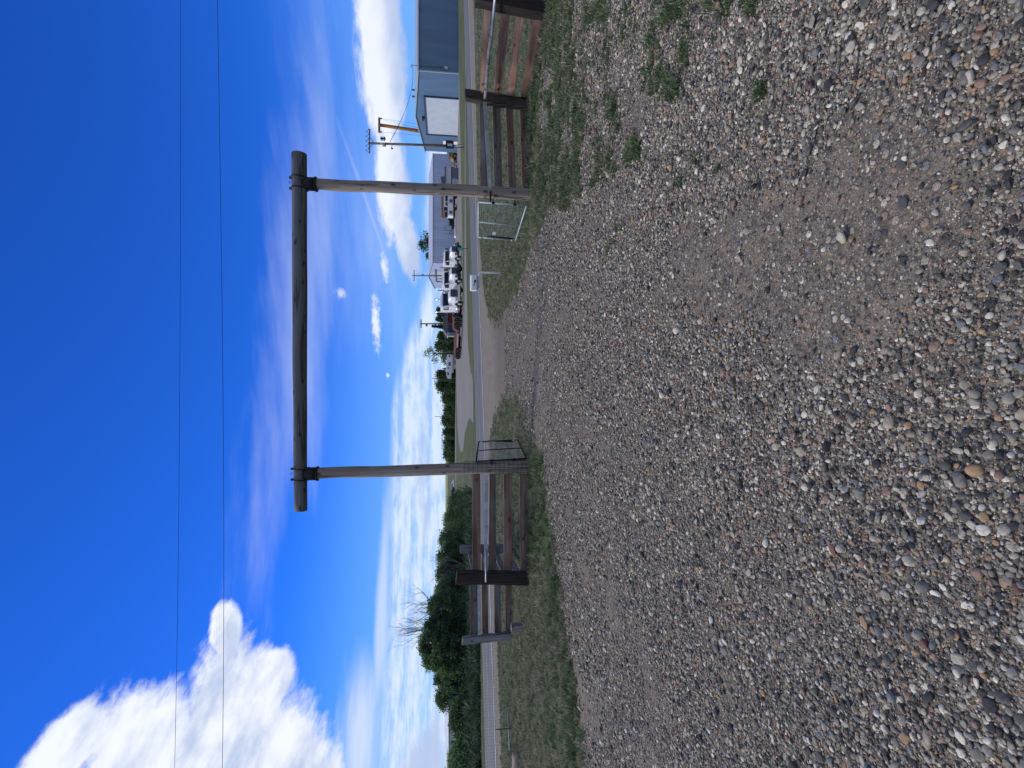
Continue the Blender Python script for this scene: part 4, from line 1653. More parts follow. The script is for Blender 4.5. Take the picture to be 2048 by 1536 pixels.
q = MB(); q.tube([Vector((at(905, 292, b.y).x, b.y - 0.25, b.z - 0.1)), at(906, 292, b.y - 0.25)], 0.05, 8); q.build('conduit', M_pvc, up)

# brown T-shaped mast behind the building
YT = 150.0
bt = Vector((fx(905, 273, YT), YT, T(fx(905, 273, YT), YT)))
mast = empty('brown_mast', bt, 0, 'brown T-shaped mast rising behind the grey building', 'mast')
tt = at(760, 250, YT)
q = MB(); q.tube([bt, tt], [0.62, 0.45], 10); q.build('mast_pole', M_rust, mast)
q = MB(); q.bar(at(758.5, 265, YT), at(758.5, 236, YT), 0.7, 0.55)
for py in (264, 237):
    q.bar(at(757.5, py, YT), at(764, py, YT), 0.3, 0.3, (0, 1, 0))
q.build('mast_crossarm', M_rust, mast)
q = MB()
for a, c in (((764, 264), (840, 271)), ((764, 237), (836, 248)), ((764, 239), (838, 256))):
    q.tube([at(*a, YT), at(*c, YT)], 0.028, 4)
q.build('guy_wires', M_cable, mast)


def far_pole(label, px_top, py, px_base, Y, arms, lamp=None, r=0.14, lean=0.0):
    x = fx(px_base, py, Y)
    b = Vector((x, Y, T(x, Y)))
    tp = at(px_top, py + lean, Y)
    e = empty('utility_pole', b, 0, label, 'utility pole')
    q = MB(); q.tube([b, tp], [r * 1.2, r * 0.8], 8); q.build('pole', M_pole, e)
    for px, hw in arms:
        c = at(px, py + lean, Y)
        w = hw * Y / F_PX
        q = MB(); q.bar(c + Vector((-w, -0.1, 0)), c + Vector((w, -0.1, 0)), 0.12, 0.14)
        for i in (-0.9, -0.45, 0.45, 0.9):
            q.tube([c + Vector((w * i, -0.1, 0.05)), c + Vector((w * i, -0.1, 0.3))], 0.05, 6)
        q.build('crossarm', M_pole, e)
    if lamp:
        c = at(*lamp, Y)
        q = MB(); q.tube([at(lamp[0], py, Y), c], 0.05, 6); q.tube([c + Vector((0, 0, -0.2)), c + Vector((0, 0, 0.15))], 0.2, 8)
        q.build('lamp', M_mid, e)
    return e


far_pole('utility pole with one crossarm standing in front of the pale warehouse gable', 824, 551.5, 908, 120, [(828.5, 10.5)], (845, 550), lean=-0.5)
far_pole('tall thin pole with crossarm and lamp standing behind the lowboy trailer', 839.5, 647.5, 912, 95, [(842.5, 8)], (853, 651))
far_pole('pole half hidden by the sparse tall tree', 880, 703.5, 907, 150, [(893, 2.6)], None, 0.13)
far_pole('faint pole with crossarms above the hedge beside the camper', 864, 757, 907, 230, [(870, 4.5), (873, 3.5)], None, 0.17)
far_pole('tiny pole with crossarm behind the middle of the hedge', 879, 802, 905, 420, [(881.5, 2.4)], None, 0.22)
far_pole('thin bare mast above the hedge', 869.5, 833, 905, 300, [], None, 0.16)
far_pole('tiny pole with crossarm between the hedge and the left gate post', 886, 920.5, 900, 520, [(887.5, 2.2)], None, 0.22)

# overhead wires
for nm, pts, Y in (('upper', [(361, -300), (361, 0), (360.5, 500), (358, 1000), (349, 1536), (341, 1850)], 21.0), ('lower', [(431.5, -300), (433, 0), (445.5, 600), (447.5, 1036), (443.5, 1536), (438, 1850)], 17.0)):
    P = []
    # a smooth sagging wire through those directions
    xs = np.array([at(a, b, Y).x for a, b in pts]); zs = np.array([at(a, b, Y).z for a, b in pts])
    c = np.polyfit(xs, zs, 3)
    X = np.linspace(xs.min(), xs.max(), 60)
    q = MB(); q.tube([(x, Y, float(np.polyval(c, x))) for x in X], 0.0072, 6)
    tag(q.build('overhead_wire', M_cable, None), 'thin black wire crossing the sky, the %s of the two' % nm, 'wire')

# ------------------------------------------------------------------ the grey building
g0 = ground(917.8, 147)
Y1 = g0.y
x1 = g0.x
phi = math.radians(2.5)
AX = Vector((math.cos(phi), math.sin(phi), 0))
BX = Vector((-math.sin(phi), math.cos(phi), 0))
z_e = at(835.5, 146, Y1).z
# depth of the gable so that its far corner shows at py 304.5
best = min(np.linspace(8, 60, 400), key=lambda w: abs((768 - F_PX * 0) - 0) * 0 + abs((g0 + BX * w).x / ((g0 + BX * w).y * math.cos(PITCH) + 0) - (768 - 304.5) / F_PX))
GW = float(best)
LEN = 75.0
zb_ = g0.z - 0.5
o0 = Vector((x1, Y1, 0))
bl_ = empty('metal_building', (x1, Y1, g0.z), 0, 'slate blue metal building with a big white overhead door on its gable end', 'building')
mid = o0 + BX * (GW * 0.5)
zr = at(830, 233, mid.y).z


def V3(p, z): return Vector((p.x, p.y, z))


c00, c01 = o0, o0 + BX * GW
c10, c11 = o0 + AX * LEN, o0 + BX * GW + AX * LEN
m0, m1 = mid, mid + AX * LEN
q = MB()
q.poly([V3(c00, zb_), V3(c01, zb_), V3(c01, z_e), V3(m0, zr), V3(c00, z_e)])
q.poly([V3(c10, zb_), V3(c11, zb_), V3(c11, z_e), V3(m1, zr), V3(c10, z_e)])
q.poly([V3(c00, zb_), V3(c10, zb_), V3(c10, z_e), V3(c00, z_e)])
q.poly([V3(c01, zb_), V3(c11, zb_), V3(c11, z_e), V3(c01, z_e)])
q.build('wall', M_bsiding, bl_)
q = MB()
ov = -AX * 0.25
dz = Vector((0, 0, 0.06))
for (e0, e1, s_) in ((c00, c10, -1), (c01, c11, 1)):
    e0o, e1o = e0 + BX * s_ * 0.3 + ov, e1 + BX * s_ * 0.3
    drop = (zr - z_e) / (GW / 2) * 0.3
    q.poly([V3(e0o, z_e - drop + 0.06), V3(e1o, z_e - drop + 0.06), V3(m1, zr + 0.06), V3(m0 + ov, zr + 0.06)])
    q.poly([V3(e0o, z_e - drop - 0.2), V3(e1o, z_e - drop - 0.2), V3(e1o, z_e - drop + 0.058), V3(e0o, z_e - drop + 0.058)])
q.build('roof', M_broof, bl_)
q = MB()
for (e, s_) in ((c00, -1), (c01, 1)):
    q.bar(V3(e + ov + BX * s_ * 0.3, z_e - 0.08), V3(m0 + ov, zr - 0.03), 0.05, 0.22)
q.build('roof_trim', M_broof, bl_)
q = MB()
q.bar(V3(c00 - AX * 0.06 - BX * 0.06, zb_), V3(c00 - AX * 0.06 - BX * 0.06, z_e - 0.1), 0.22, 0.22)
q.build('corner_trim', plain('trim_grey', (0.32, 0.38, 0.42), 0.5), bl_)


def on_gable(px, py, back=0.0):
    r = ray(px, py)
    k = (o0 - EYE).dot(AX) / r.dot(AX)
    return EYE + r * k - AX * back


def on_long(px, py, back=0.0):
    r = ray(px, py)
    k = (o0 - EYE).dot(BX) / r.dot(BX)
    return EYE + r * k - BX * back


# overhead door on the gable (frame proud of the wall, panel within it)
d0 = on_gable(914, 197.5); d1 = on_gable(914, 271)
u0, u1 = (d0 - o0).dot(BX), (d1 - o0).dot(BX)
zt_d = on_gable(850, 195).z
zt_d2 = on_gable(855, 268).z
zt_d = (zt_d + zt_d2) / 2


def gp(u, z, back=0.0): return V3(o0 + BX * u - AX * back, z)


q = MB()
q.poly([gp(u0, zb_, 0.04), gp(u1, zb_, 0.04), gp(u1, zt_d, 0.04), gp(u0, zt_d, 0.04)])
dpan = q.build('overhead_door', M_door, bl_)
q = MB()
q.bar(gp(u0 - 0.15, zb_, 0.1), gp(u0 - 0.15, zt_d + 0.3, 0.1), 0.3, 0.3, BX)
q.bar(gp(u1 + 0.15, zb_, 0.1), gp(u1 + 0.15, zt_d + 0.3, 0.1), 0.3, 0.3, BX)
q.bar(gp(u0, zt_d + 0.15, 0.1), gp(u1, zt_d + 0.15, 0.1), 0.3, 0.3)
q.build('door_frame', plain('dark_blue_trim', (0.03, 0.05, 0.085), 0.5), dpan)
# man door
a, c = on_gable(886, 281.5), on_gable(913, 291)
ua, uc = (a - o0).dot(BX), (c - o0).dot(BX)
q = MB(); q.box((0, 0, 0), (1, 1, 1)) if False else q.poly([gp(ua, zb_, 0.05), gp(uc, zb_, 0.05), gp(uc, a.z, 0.05), gp(ua, a.z, 0.05)])
q.build('side_door', M_white, bl_)
q = MB(); c = on_gable(846.5, 235, 0.3)
q.bar(c + BX * 0.55, c - BX * 0.55, 0.4, 0.5); q.build('wall_lamp', M_dark, bl_)
# service mast and meter on the long wall
a = on_long(823, 131, 0.15); bb_ = on_long(892, 137, 0.15)
q = MB()
q.tube([Vector((a.x, a.y, bb_.z)), Vector((a.x, a.y, a.z)), a + Vector((-0.25, 0, 0.15)), a + Vector((-0.45, 0, -0.25))], 0.06, 8)
q.build('service_mast', M_mid, bl_)
c = on_long(892, 137, 0.2)
q = MB(); q.box((c.x - 0.28, c.y - 0.1, c.z - 0.35), (c.x + 0.28, c.y + 0.12, c.z + 0.35)); q.tube([c + Vector((0, -0.1, 0.05)), c + Vector((0, -0.2, 0.05))], 0.16, 10)
q.build('meter', M_silver, bl_, bevel=0.03)
for py in (89, 102):
    c = on_long(829.5, py); c = mid + AX * ((c - o0).dot(AX) * mid.y / Y1)
    q = MB(); q.tube([V3(c, zr), V3(c, zr + 0.5)], 0.2, 8); q.tube([V3(c, zr + 0.45), V3(c, zr + 0.75)], [0.38, 0.1], 8)
    q.build('roof_vent', M_mid, bl_)
# service drop
a = at(780, 283.5, up.location.y); b2 = on_long(824, 131, 0.4)
P = []
for i in range(25):
    f = i / 24
    p = a.lerp(b2, f); p.z -= 1.9 * 4 * f * (1 - f) * 0.55
    P.append(p)
q = MB(); q.tube(P, 0.03, 5)
tag(q.build('service_wire', M_cable, None), 'drooping dark cable from the transformer pole to the grey building', 'wire')

# ------------------------------------------------------------------ pale warehouse
Yw = 178.0
w0 = Vector((fx(908, 527.5, Yw), Yw, 0))
phw = math.radians(4.0)
AW, BW = Vector((math.cos(phw), math.sin(phw), 0)), Vector((-math.sin(phw), math.cos(phw), 0))
ze = at(865, 527.5, Yw).z
WW = 34.0
WL = 40.0
zwb = -2.2
wm0, wm1 = w0 + BW * WW / 2, w0 + BW * WW / 2 + AW * WL
zwr = at(857.5, 552, wm0.y).z
w01, w10 = w0 + BW * WW, w0 + AW * WL
w11 = w10 + BW * WW
wh = empty('warehouse', (w0.x, w0.y, T(w0.x, w0.y)), 0, 'long pale lavender metal warehouse behind the parked trucks', 'building')
q = MB()
q.poly([V3(w0, zwb), V3(w01, zwb), V3(w01, ze), V3(wm0, zwr), V3(w0, ze)])
q.poly([V3(w10, zwb), V3(w11, zwb), V3(w11, ze), V3(wm1, zwr), V3(w10, ze)])
q.poly([V3(w0, zwb), V3(w10, zwb), V3(w10, ze), V3(w0, ze)])
q.poly([V3(w01, zwb), V3(w11, zwb), V3(w11, ze), V3(w01, ze)])
q.build('wall', M_wsiding, wh)
q = MB()
for e0, e1, s_ in ((w0, w10, -1), (w01, w11, 1)):
    q.poly([V3(e0 + BW * s_ * 0.3 - AW * 0.3, ze + 0.02), V3(e1 + BW * s_ * 0.3, ze + 0.02), V3(wm1, zwr + 0.08), V3(wm0 - AW * 0.3, zwr + 0.08)])
    q.poly([V3(e0 + BW * s_ * 0.3 - AW * 0.3, ze - 0.25), V3(e1 + BW * s_ * 0.3, ze - 0.25), V3(e1 + BW * s_ * 0.3, ze + 0.018), V3(e0 + BW * s_ * 0.3 - AW * 0.3, ze + 0.018)])
q.build('roof', M_wroof, wh)


def on_wg(px, py, back=0.0):
    r = ray(px, py)
    k = (w0 - EYE).dot(AW) / r.dot(AW)
    p = EYE + r * k
    return (p - w0).dot(BW), p.z


def wg(u, z, back): return V3(w0 + BW * u - AW * back, z)


ua, _ = on_wg(890, 542.5)
ub, _ = on_wg(890, 562)
_, zt = on_wg(873, 550)
q = MB(); q.poly([wg(ua, zwb, 0.06), wg(ub, zwb, 0.06), wg(ub, zt, 0.06), wg(ua, zt, 0.06)])
wd_ = q.build('overhead_door', M_door, wh)
q = MB(); q.bar(wg(ua - 2.0, zt + 0.3, 0.2), wg(ub + 0.5, zt + 0.3, 0.2), 0.4, 0.4); q.bar(wg(ub + 0.3, zwb, 0.2), wg(ub + 0.3, zt, 0.2), 0.4, 0.4, BW)
q.build('door_track', M_mid, wd_)

# ------------------------------------------------------------------ vehicles
def wheel(parent, x, y, r, w, z=None, dual=False, rim=True):
    z = r if z is None else z
    q = MB()
    s_ = 1 if y > 0 else -1
    prof = [(-w / 2, r * 0.62), (-w / 2, r * 0.93), (-w * 0.38, r), (w * 0.38, r), (w / 2, r * 0.93), (w / 2, r * 0.62)]
    seg = 22
    rings = []
    for k in range(seg):
        a = 2 * math.pi * k / seg
        rings.append([Vector((x + rr * math.cos(a), y + u, z + rr * math.sin(a))) for u, rr in prof])
    rings.append(rings[0])
    q.loft(rings, False, True)
    o = q.build('wheel', M_tyre, parent, world=False)
    if rim:
        d = MB()
        yo = y + s_ * w * (0.28 if not dual else 0.05)
        yi = y - s_ * w * 0.2
        d.tube([(x, yi, z), (x, yo, z)], r * 0.61, 20)
        d.tube([(x, yo, z), (x, yo + s_ * (0.10 if not dual else 0.06), z)], [r * 0.26, r * 0.2], 12)
        d.build('rim', M_rim, o, world=False)
    return o


def cab_truck(label, loc, rz, kind):
    """conventional truck, +x is forward; kind: 'rig' or 'tractor'"""
    t = empty('truck', loc, rz, label, 'truck', 'white trucks parked nose out in the gravel lot')
    t.scale = (TS, TS, TS)
    B = lambda mb, n, mt, bev=0.0, par=None: mb.build(n, mt, par or t, world=False, bevel=bev)
    tall = 0.0 if kind == 'rig' else 0.12
    q = MB()
    for s_ in (-1, 1):
        q.box((-4.6, s_ * 0.42 - 0.05, 0.72), (3.3, s_ * 0.42 + 0.05, 0.98))
    for x in (-4.4, -3, -1.5, 0, 1.5):
        q.box((x, -0.37, 0.76), (x + 0.12, 0.37, 0.92))
    B(q, 'chassis', M_dark)
    q = MB()
    q.prism([(0.15, 1.0), (1.95, 1.0), (1.95, 1.92), (1.62, 2.68 + tall), (1.40, 2.86 + tall), (0.9, 2.93 + tall), (0.15, 2.9 + tall)], -1.03, 1.03)
    cb = B(q, 'cab', M_tpaint, 0.07)
    # windscreen, split by a centre bar
    a, b = Vector((1.975, 0, 1.95)), Vector((1.665, 0, 2.62 + tall))
    d = (b - a)
    q = MB(); q.bar(a, b, 1.84, 0.03, Vector((0, 1, 0)).cross(d)); B(q, 'windscreen', M_glass, 0.0, cb)
    for s_ in (-1, 1):
        q = MB(); q.prism([(0.75, 1.92), (1.78, 1.92), (1.56, 2.52 + tall), (0.75, 2.52 + tall)], s_ * 1.022, s_ * 1.042)
        B(q, 'side_window', M_glass, 0, cb)
        q = MB(); q.prism([(0.62, 1.02), (1.86, 1.02), (1.86, 1.9), (0.62, 1.9)], s_ * 1.02, s_ * 1.036)
        dd = B(q, 'door', M_tpaint, 0.01, cb)
        q = MB(); q.box((0.72, min(s_ * 1.036, s_ * 1.06), 1.62), (0.95, max(s_ * 1.036, s_ * 1.06), 1.68)); B(q, 'handle', M_dark, 0, dd)
    q = MB()
    for y in (-0.6, -0.3, 0, 0.3, 0.6):
        q = MB(); q.box((1.28, y - 0.06, 2.88 + tall), (1.42, y + 0.06, 2.96 + tall))
        B(q, 'roof_light', M_lamp, 0, cb)
    # bonnet narrowing to the grille, with fenders
    q = MB()
    def ring(x, w, z0, z1, tw): return [Vector((x, -w, z0)), Vector((x, w, z0)), Vector((x, w, z1 - 0.28)), Vector((x, tw, z1)), Vector((x, -tw, z1)), Vector((x, -w, z1 - 0.28))]
    hz = 0.0 if kind == 'rig' else 0.14
    q.loft([ring(1.93, 0.95, 1.0, 1.97, 0.66), ring(2.7, 0.80, 0.95, 1.88 + hz, 0.56), ring(3.45, 0.66, 0.9, 1.72 + hz, 0.50), ring(3.62, 0.60, 0.92, 1.60 + hz, 0.46)])
    hd = B(q, 'bonnet', M_tpaint, 0.04)
    gw = 0.5 if kind == 'rig' else 0.54
    q = MB(); q.box((3.60, -gw, 0.95), (3.665, gw, 1.55 + hz))
    for i in range(9):
        y = -gw + 2 * gw * (i + 0.5) / 9
        q.box((3.665, y - 0.012, 0.97), (3.69, y + 0.012, 1.53 + hz))
    B(q, 'grille', M_grille, 0.0, hd)
    for s_ in (-1, 1):
        arch = [(1.98, 0.78), (2.02, 1.05), (2.2, 1.27), (2.55, 1.36), (2.95, 1.33), (3.3, 1.22), (3.58, 1.1), (3.62, 0.72), (3.25, 0.72)]
        c = [(2.66 + 0.6 * math.cos(a), 0.52 + 0.6 * math.sin(a)) for a in np.linspace(0.35, 2.6, 9)]
        q = MB(); q.prism(arch + c, s_ * 0.58, s_ * 1.16)
        fd = B(q, 'fender', M_tpaint, 0.03)
        q = MB(); q.box((3.59, min(s_ * 0.74, s_ * 1.1), 0.86), (3.65, max(s_ * 0.74, s_ * 1.1), 1.06)) if kind == 'rig' else q.tube([(3.58, s_ * 0.9, 0.98), (3.66, s_ * 0.9, 0.98)], 0.12, 14)
        B(q, 'headlight', M_glass if kind == 'rig' else M_lamp, 0.01, fd)
        wheel(t, 2.66, s_ * 1.0, 0.52, 0.3)
        # mirror on its arm
        q = MB()
        q.tube([(1.75, s_ * 1.05, 2.62), (1.85, s_ * 1.3, 2.6), (1.85, s_ * 1.3, 2.0), (1.78, s_ * 1.05, 1.95)], 0.02, 6)
        q.box((1.80, s_ * 1.3 - 0.11, 2.05), (1.88, s_ * 1.3 + 0.11, 2.58))
        B(q, 'mirror', M_chrome if kind != 'rig' else M_dark, 0.01)
        q = MB(); q.tube([(0.1, s_ * 1.0, 0.9), (0.1, s_ * 1.0, 1.3), (0.05, s_ * 0.98, 3.0), (-0.02, s_ * 0.98, 3.5 + tall * 3)], [0.07, 0.11, 0.085, 0.075], 10)
        B(q, 'exhaust_stack', M_chrome if kind != 'rig' else M_mid)
        q = MB(); q.tube([(0.25, s_ * 0.92, 0.72), (1.85, s_ * 0.92, 0.72)], 0.32, 16)
        for x in (0.55, 1.5):
            q.tube([(x, s_ * 0.92, 0.72), (x + 0.06, s_ * 0.92, 0.72)], 0.335, 16)
        B(q, 'fuel_tank', M_chrome)
        for x in ((-2.3, -3.6) if kind == 'rig' else (-1.5, -2.85, -4.15)):
            wheel(t, x, s_ * 0.9, 0.52, 0.56, dual=True)
        q = MB(); q.prism([(-4.75, 0.5), (-4.7, 0.5), (-4.5, 1.2), (-4.0, 1.25), (-4.0, 1.2), (-4.48, 1.14)], s_ * 0.62, s_ * 1.18)
        B(q, 'mudguard', M_dark)
    q = MB(); q.box((3.66, -1.18, 0.42), (3.84, 1.18, 0.78)); B(q, 'bumper', M_chrome if kind != 'rig' else M_dark, 0.04)
    q = MB(); q.prism([(1.9, 2.70 + tall), (2.12, 2.62 + tall), (2.12, 2.58 + tall), (1.7, 2.66 + tall)], -0.95, 0.95); B(q, 'sun_visor', M_tpaint if kind == 'rig' else M_chrome)
    if kind == 'rig':
        q = MB()
        q.box((-4.5, -1.05, 1.05), (-0.5, 1.05, 1.5)); q.box((-1.6, -0.9, 1.5), (-0.55, 0.9, 2.55)); q.box((-3.4, -0.7, 1.5), (-2.0, 0.7, 2.2))
        for x in (-0.35, -4.4):
            for y in (-1.0, 1.0):
                q.box((x, y - 0.05, 1.0), (x + 0.1, y + 0.05, 2.75))
        q.box((-4.4, -1.0, 2.7), (-0.25, -0.9, 2.8)); q.box((-4.4, 0.9, 2.7), (-0.25, 1.0, 2.8))
        B(q, 'equipment_body', M_tan, 0.01)
        q = MB()
        for i in range(5):
            q.tube([(-0.5 - 0.02 * i, -0.95 + i * 0.4, 1.4), (-0.45, -0.95 + i * 0.4, 2.4)], 0.06, 8)
        B(q, 'pipe_rack', M_dark)
        q = MB(); q.tube([(-3.9, -0.6, 1.9), (-3.9, 0.6, 1.9)], 0.42, 18)
        B(q, 'hose_reel', M_dark)
    else:
        q = MB(); q.box((-2.6, -0.5, 1.0), (-1.6, 0.5, 1.12)); q.tube([(-2.1, 0, 1.1), (-2.1, 0, 1.2)], 0.5, 16); B(q, 'fifth_wheel', M_dark)
        q = MB()
        q.prism([(-0.1, 1.0), (-0.15, 1.0), (-0.35, 2.9), (-0.3, 2.9)], -0.95, 0.95)
        q.tube([(-0.3, -0.8, 1.1), (-1.4, -0.6, 1.25)], 0.035, 6); q.tube([(-0.3, 0.8, 1.1), (-1.4, 0.5, 1.25)], 0.035, 6)
        B(q, 'headache_rack', M_mid)
    return t


TS = 1.14


def place_front_wheel(px, py, rz, wx=2.66 * TS, wy=-1.0 * TS):
    """truck origin so that its front right wheel touches the ground there"""
    g = ground(px, py)
    off_ = Matrix.Rotation(rz, 3, 'Z') @ Vector((wx, wy, 0))
    p = g - off_
    return Vector((p.x, p.y, g.z + (T(p.x, p.y) - g.z) * 0.5))


RZ = math.radians(-68)
cab_truck('white day-cab truck at the right of the row of three, above the teal sign', place_front_wheel(923.2, 516.5, RZ), RZ, 'rig')
cab_truck('white day-cab truck in the middle of the row of three, behind the mailbox', place_front_wheel(925, 561.5, RZ), RZ, 'rig')
RZ = math.radians(-71)
loc3 = place_front_wheel(926.3, 607, RZ)
t3 = cab_truck('white tractor with chrome stacks, leftmost of three, coupled to the lowboy trailer', loc3, RZ, 'tractor')

# lowboy trailer
RT = math.radians(-67)
pt = loc3 + Matrix.Rotation(RZ, 3, 'Z') @ Vector((-2.1 * TS, 0, 0))
tl = empty('lowboy_trailer', Vector((pt.x, pt.y, loc3.z - 0.1)), RT, 'red-brown lowboy trailer with four rear axles behind the white tractor', 'trailer')
tl.scale = (TS * 0.96,) * 3
q = MB(); q.prism([(0.7, 1.22), (0.7, 1.5), (-3.0, 1.5), (-3.9, 1.0), (-3.9, 0.5), (-3.4, 0.5), (-2.6, 1.22)], -1.1, 1.1); q.build('gooseneck', M_deck, tl, world=False, bevel=0.03)
q = MB(); q.box((-8.6, -1.3, 0.5), (-3.9, 1.3, 0.82))
for i in range(7):
    q.box((-8.5 + i * 0.67, -1.34, 0.46), (-8.4 + i * 0.67, 1.34, 0.5))
q.build('deck', M_deck, tl, world=False, bevel=0.02)
q = MB(); q.prism([(-8.6, 0.5), (-8.6, 0.85), (-9.2, 1.15), (-13.2, 1.15), (-13.2, 0.95), (-9.0, 0.9)], -1.25, 1.25); q.build('rear_deck', M_deck, tl, world=False)
for s_ in (-1, 1):
    q = MB()
    q.box((-8.6, s_ * 1.3 - 0.02, 0.62), (-3.9, s_ * 1.3 + 0.04, 0.72))
    q.build('side_rail', M_silver, tl, world=False)
for s_ in (-1, 1):
    for i in range(4):
        wheel(tl, -9.6 - i * 1.05, s_ * 0.95, 0.46, 0.55, dual=True)

# service truck with a brown boom, seen from its side, right half behind the gate post
def flat_vehicle_loc(px, py): return ground(px, py)


pv = ground(914.5, 412)
k = pv.y / F_PX
sv = empty('crane_truck', pv, 0, 'white utility truck with a brown roof boom, left of the right gate post', 'truck')


def U(py): return (768 - py) / F_PX * pv.y / math.cos(PITCH) * math.cos(PITCH)
def xz(px, py):
    p = at(px, py, pv.y); return p.x - pv.x, p.z - pv.z


def vbox(mb, px0, py0, px1, py1, y0, y1):
    """box covering the photo rectangle at the vehicle's depth"""
    x0, z1 = xz(px0, py1)
    x1_, z0 = xz(px1, py0)
    mb.box((min(x0, x1_), y0, min(z0, z1)), (max(x0, x1_), y1, max(z0, z1)))
    return mb


q = MB(); vbox(q, 895.5, 384, 906.5, 431, 0, 2.2); q.build('body', M_tpaint, sv, world=False, bevel=0.05)
q = MB(); vbox(q, 889, 384, 896, 412.5, 0.1, 2.1); cb = q.build('cab', M_tpaint, sv, world=False, bevel=0.08)
for a in ((890.5, 386, 895.5, 402), (890.8, 404, 895.6, 411.5)):
    q = MB(); vbox(q, a[0], a[1], a[2], a[3], 0.07, 0.12); q.build('side_window', M_glass, cb, world=False)
for a in ((898.5, 399, 905, 405), (898.5, 421.5, 905, 427.5)):
    q = MB(); vbox(q, a[0], a[1], a[2], a[3], -0.05, 0.02); q.build('locker_door', M_mid, sv, world=False, bevel=0.01)
q = MB(); vbox(q, 906.5, 380, 910.5, 432, 0.3, 1.9); q.build('chassis', M_dark, sv, world=False)
q = MB(); vbox(q, 882.5, 380, 887, 433, 0.7, 1.5); vbox(q, 886.8, 431, 893, 434, 0.8, 1.4); vbox(q, 887.0, 386, 889.5, 389, 0.8, 1.4); bo = q.build('boom', M_boom, sv, world=False, bevel=0.04)
q = MB(); vbox(q, 888, 413, 896, 420, 0.5, 1.7); vbox(q, 889, 423, 896, 430, 0.6, 1.6); q.build('crane_base', M_dark, sv, world=False, bevel=0.04)
for py in (412, 388):
    for yy in (0.12, 2.05):
        x, z = xz(910, py)
        o = wheel(sv, x, -yy if False else yy, 0.47, 0.3, z=0.47, rim=True)
q = MB(); vbox(q, 889, 419, 893.5, 422, 0.55, 1.6); q.build('headboard', M_silver, sv, world=False)

# dark pump unit on a white skid
pv = ground(913, 455)
pu = empty('pump_unit', pv, 0, 'dark pump machinery with pipe posts and a hoop on a white skid, before the warehouse', 'machine')
q = MB(); vbox(q, 908.5, 452, 912, 472, 0, 2); vbox(q, 908.8, 434, 912, 450, 0, 2); q.build('skid', M_white, pu, world=False, bevel=0.04)
q = MB(); vbox(q, 896, 434, 909, 441, 0.2, 1.8); vbox(q, 899, 441, 909, 448, 0.3, 1.7); vbox(q, 903, 448, 909, 456, 0.5, 1.5)
x, z = xz(903, 446); q.tube([(x, 0.1, z), (x, 0.5, z)], 0.5, 18)
for py in (436, 440, 444, 449):
    x, z = xz(897, py); x2, z2 = xz(908, py + 1); q.tube([(x, 0.3, z), (x2, 0.3, z2)], 0.09, 8)
q.build('engine', M_dark, pu, world=False, bevel=0.05)
q = MB()
for py, t_ in ((451, 890.5), (460.5, 888.5), (467, 887)):
    x, z = xz(t_, py); x2, z2 = xz(909, py); q.tube([(x, 0.4, z), (x2, 0.4, z2)], 0.10, 8)
x, z = xz(890.5, 451); x2, z2 = xz(889, 461); q.tube([(x, 0.4, z), (x2, 0.4, z2)], 0.08, 8)
q.build('pipe_posts', M_mid, pu, world=False)
q = MB()
x, z = xz(903, 466)
q.tube([(x + 0.36 * math.cos(a), 0.1, z + 0.62 * math.sin(a)) for a in np.linspace(0, 2 * math.pi, 26)], 0.06, 6, caps=False)
q.build('hoop', M_dark, pu, world=False)
q = MB()
for i, py in enumerate((434, 437, 443)):
    x, z = xz(894 + i * 2, py); q.tube([(x, 0.1, z), (x + 0.5, 0.1, z + 0.2)], 0.11, 8)
q.build('pipe_fittings', M_silver, pu, world=False)

# silver dump truck right of the gate post
pv = ground(915.5, 352)
du = empty('dump_truck', pv + Vector((0, 3.0, 0)), 0, 'silver dump-bodied truck right of the right gate post, before the warehouse', 'truck')
pv = pv + Vector((0, 3.0, 0)); pv.z = T(pv.x, pv.y); du.location = pv
q = MB(); vbox(q, 893.5, 333, 902.5, 374, 0, 2.3)
for i in range(6):
    vbox(q, 893.8, 334 + i * 7.6, 902.2, 335.3 + i * 7.6, -0.1, 0.02)
vbox(q, 892.7, 332, 894.2, 374, -0.12, 0.0)
q.build('dump_body', M_silver, du, world=False, bevel=0.03)
q = MB(); vbox(q, 889, 333, 893, 372, 0.05, 0.15); q.build('side_board', M_mid, du, world=False)
q = MB()
x0, z0 = xz(892.5, 374); x1_, z1 = xz(881.5, 352)
q.prism([(x0, z0), (x1_ + 0.2, z0), (x1_, z1), (x1_ - 0.5, z1), ((x0 + x1_) / 2 - 0.5, z1 - 0.25), (x0, z1 - 0.4)], 0.3, 2.0)
q.build('tarpaulin', plain('grey_green_tarp', (0.10, 0.12, 0.115), 0.8), du, world=False, bevel=0.05)
q = MB(); vbox(q, 885.5, 374, 903, 384, 0.1, 2.2); cb = q.build('cab', M_tpaint, du, world=False, bevel=0.1)
q = MB(); vbox(q, 888, 375.5, 893, 380, 0.05, 0.12); q.build('side_window', M_glass, cb, world=False)
q = MB(); vbox(q, 902.6, 333, 908, 384, 0.4, 1.9); q.build('chassis', M_dark, du, world=False)
for py in (340, 346, 379):
    for yy in (0.15, 2.1):
        x, z = xz(912, py); wheel(du, x, yy, 0.5, 0.35, z=0.5)
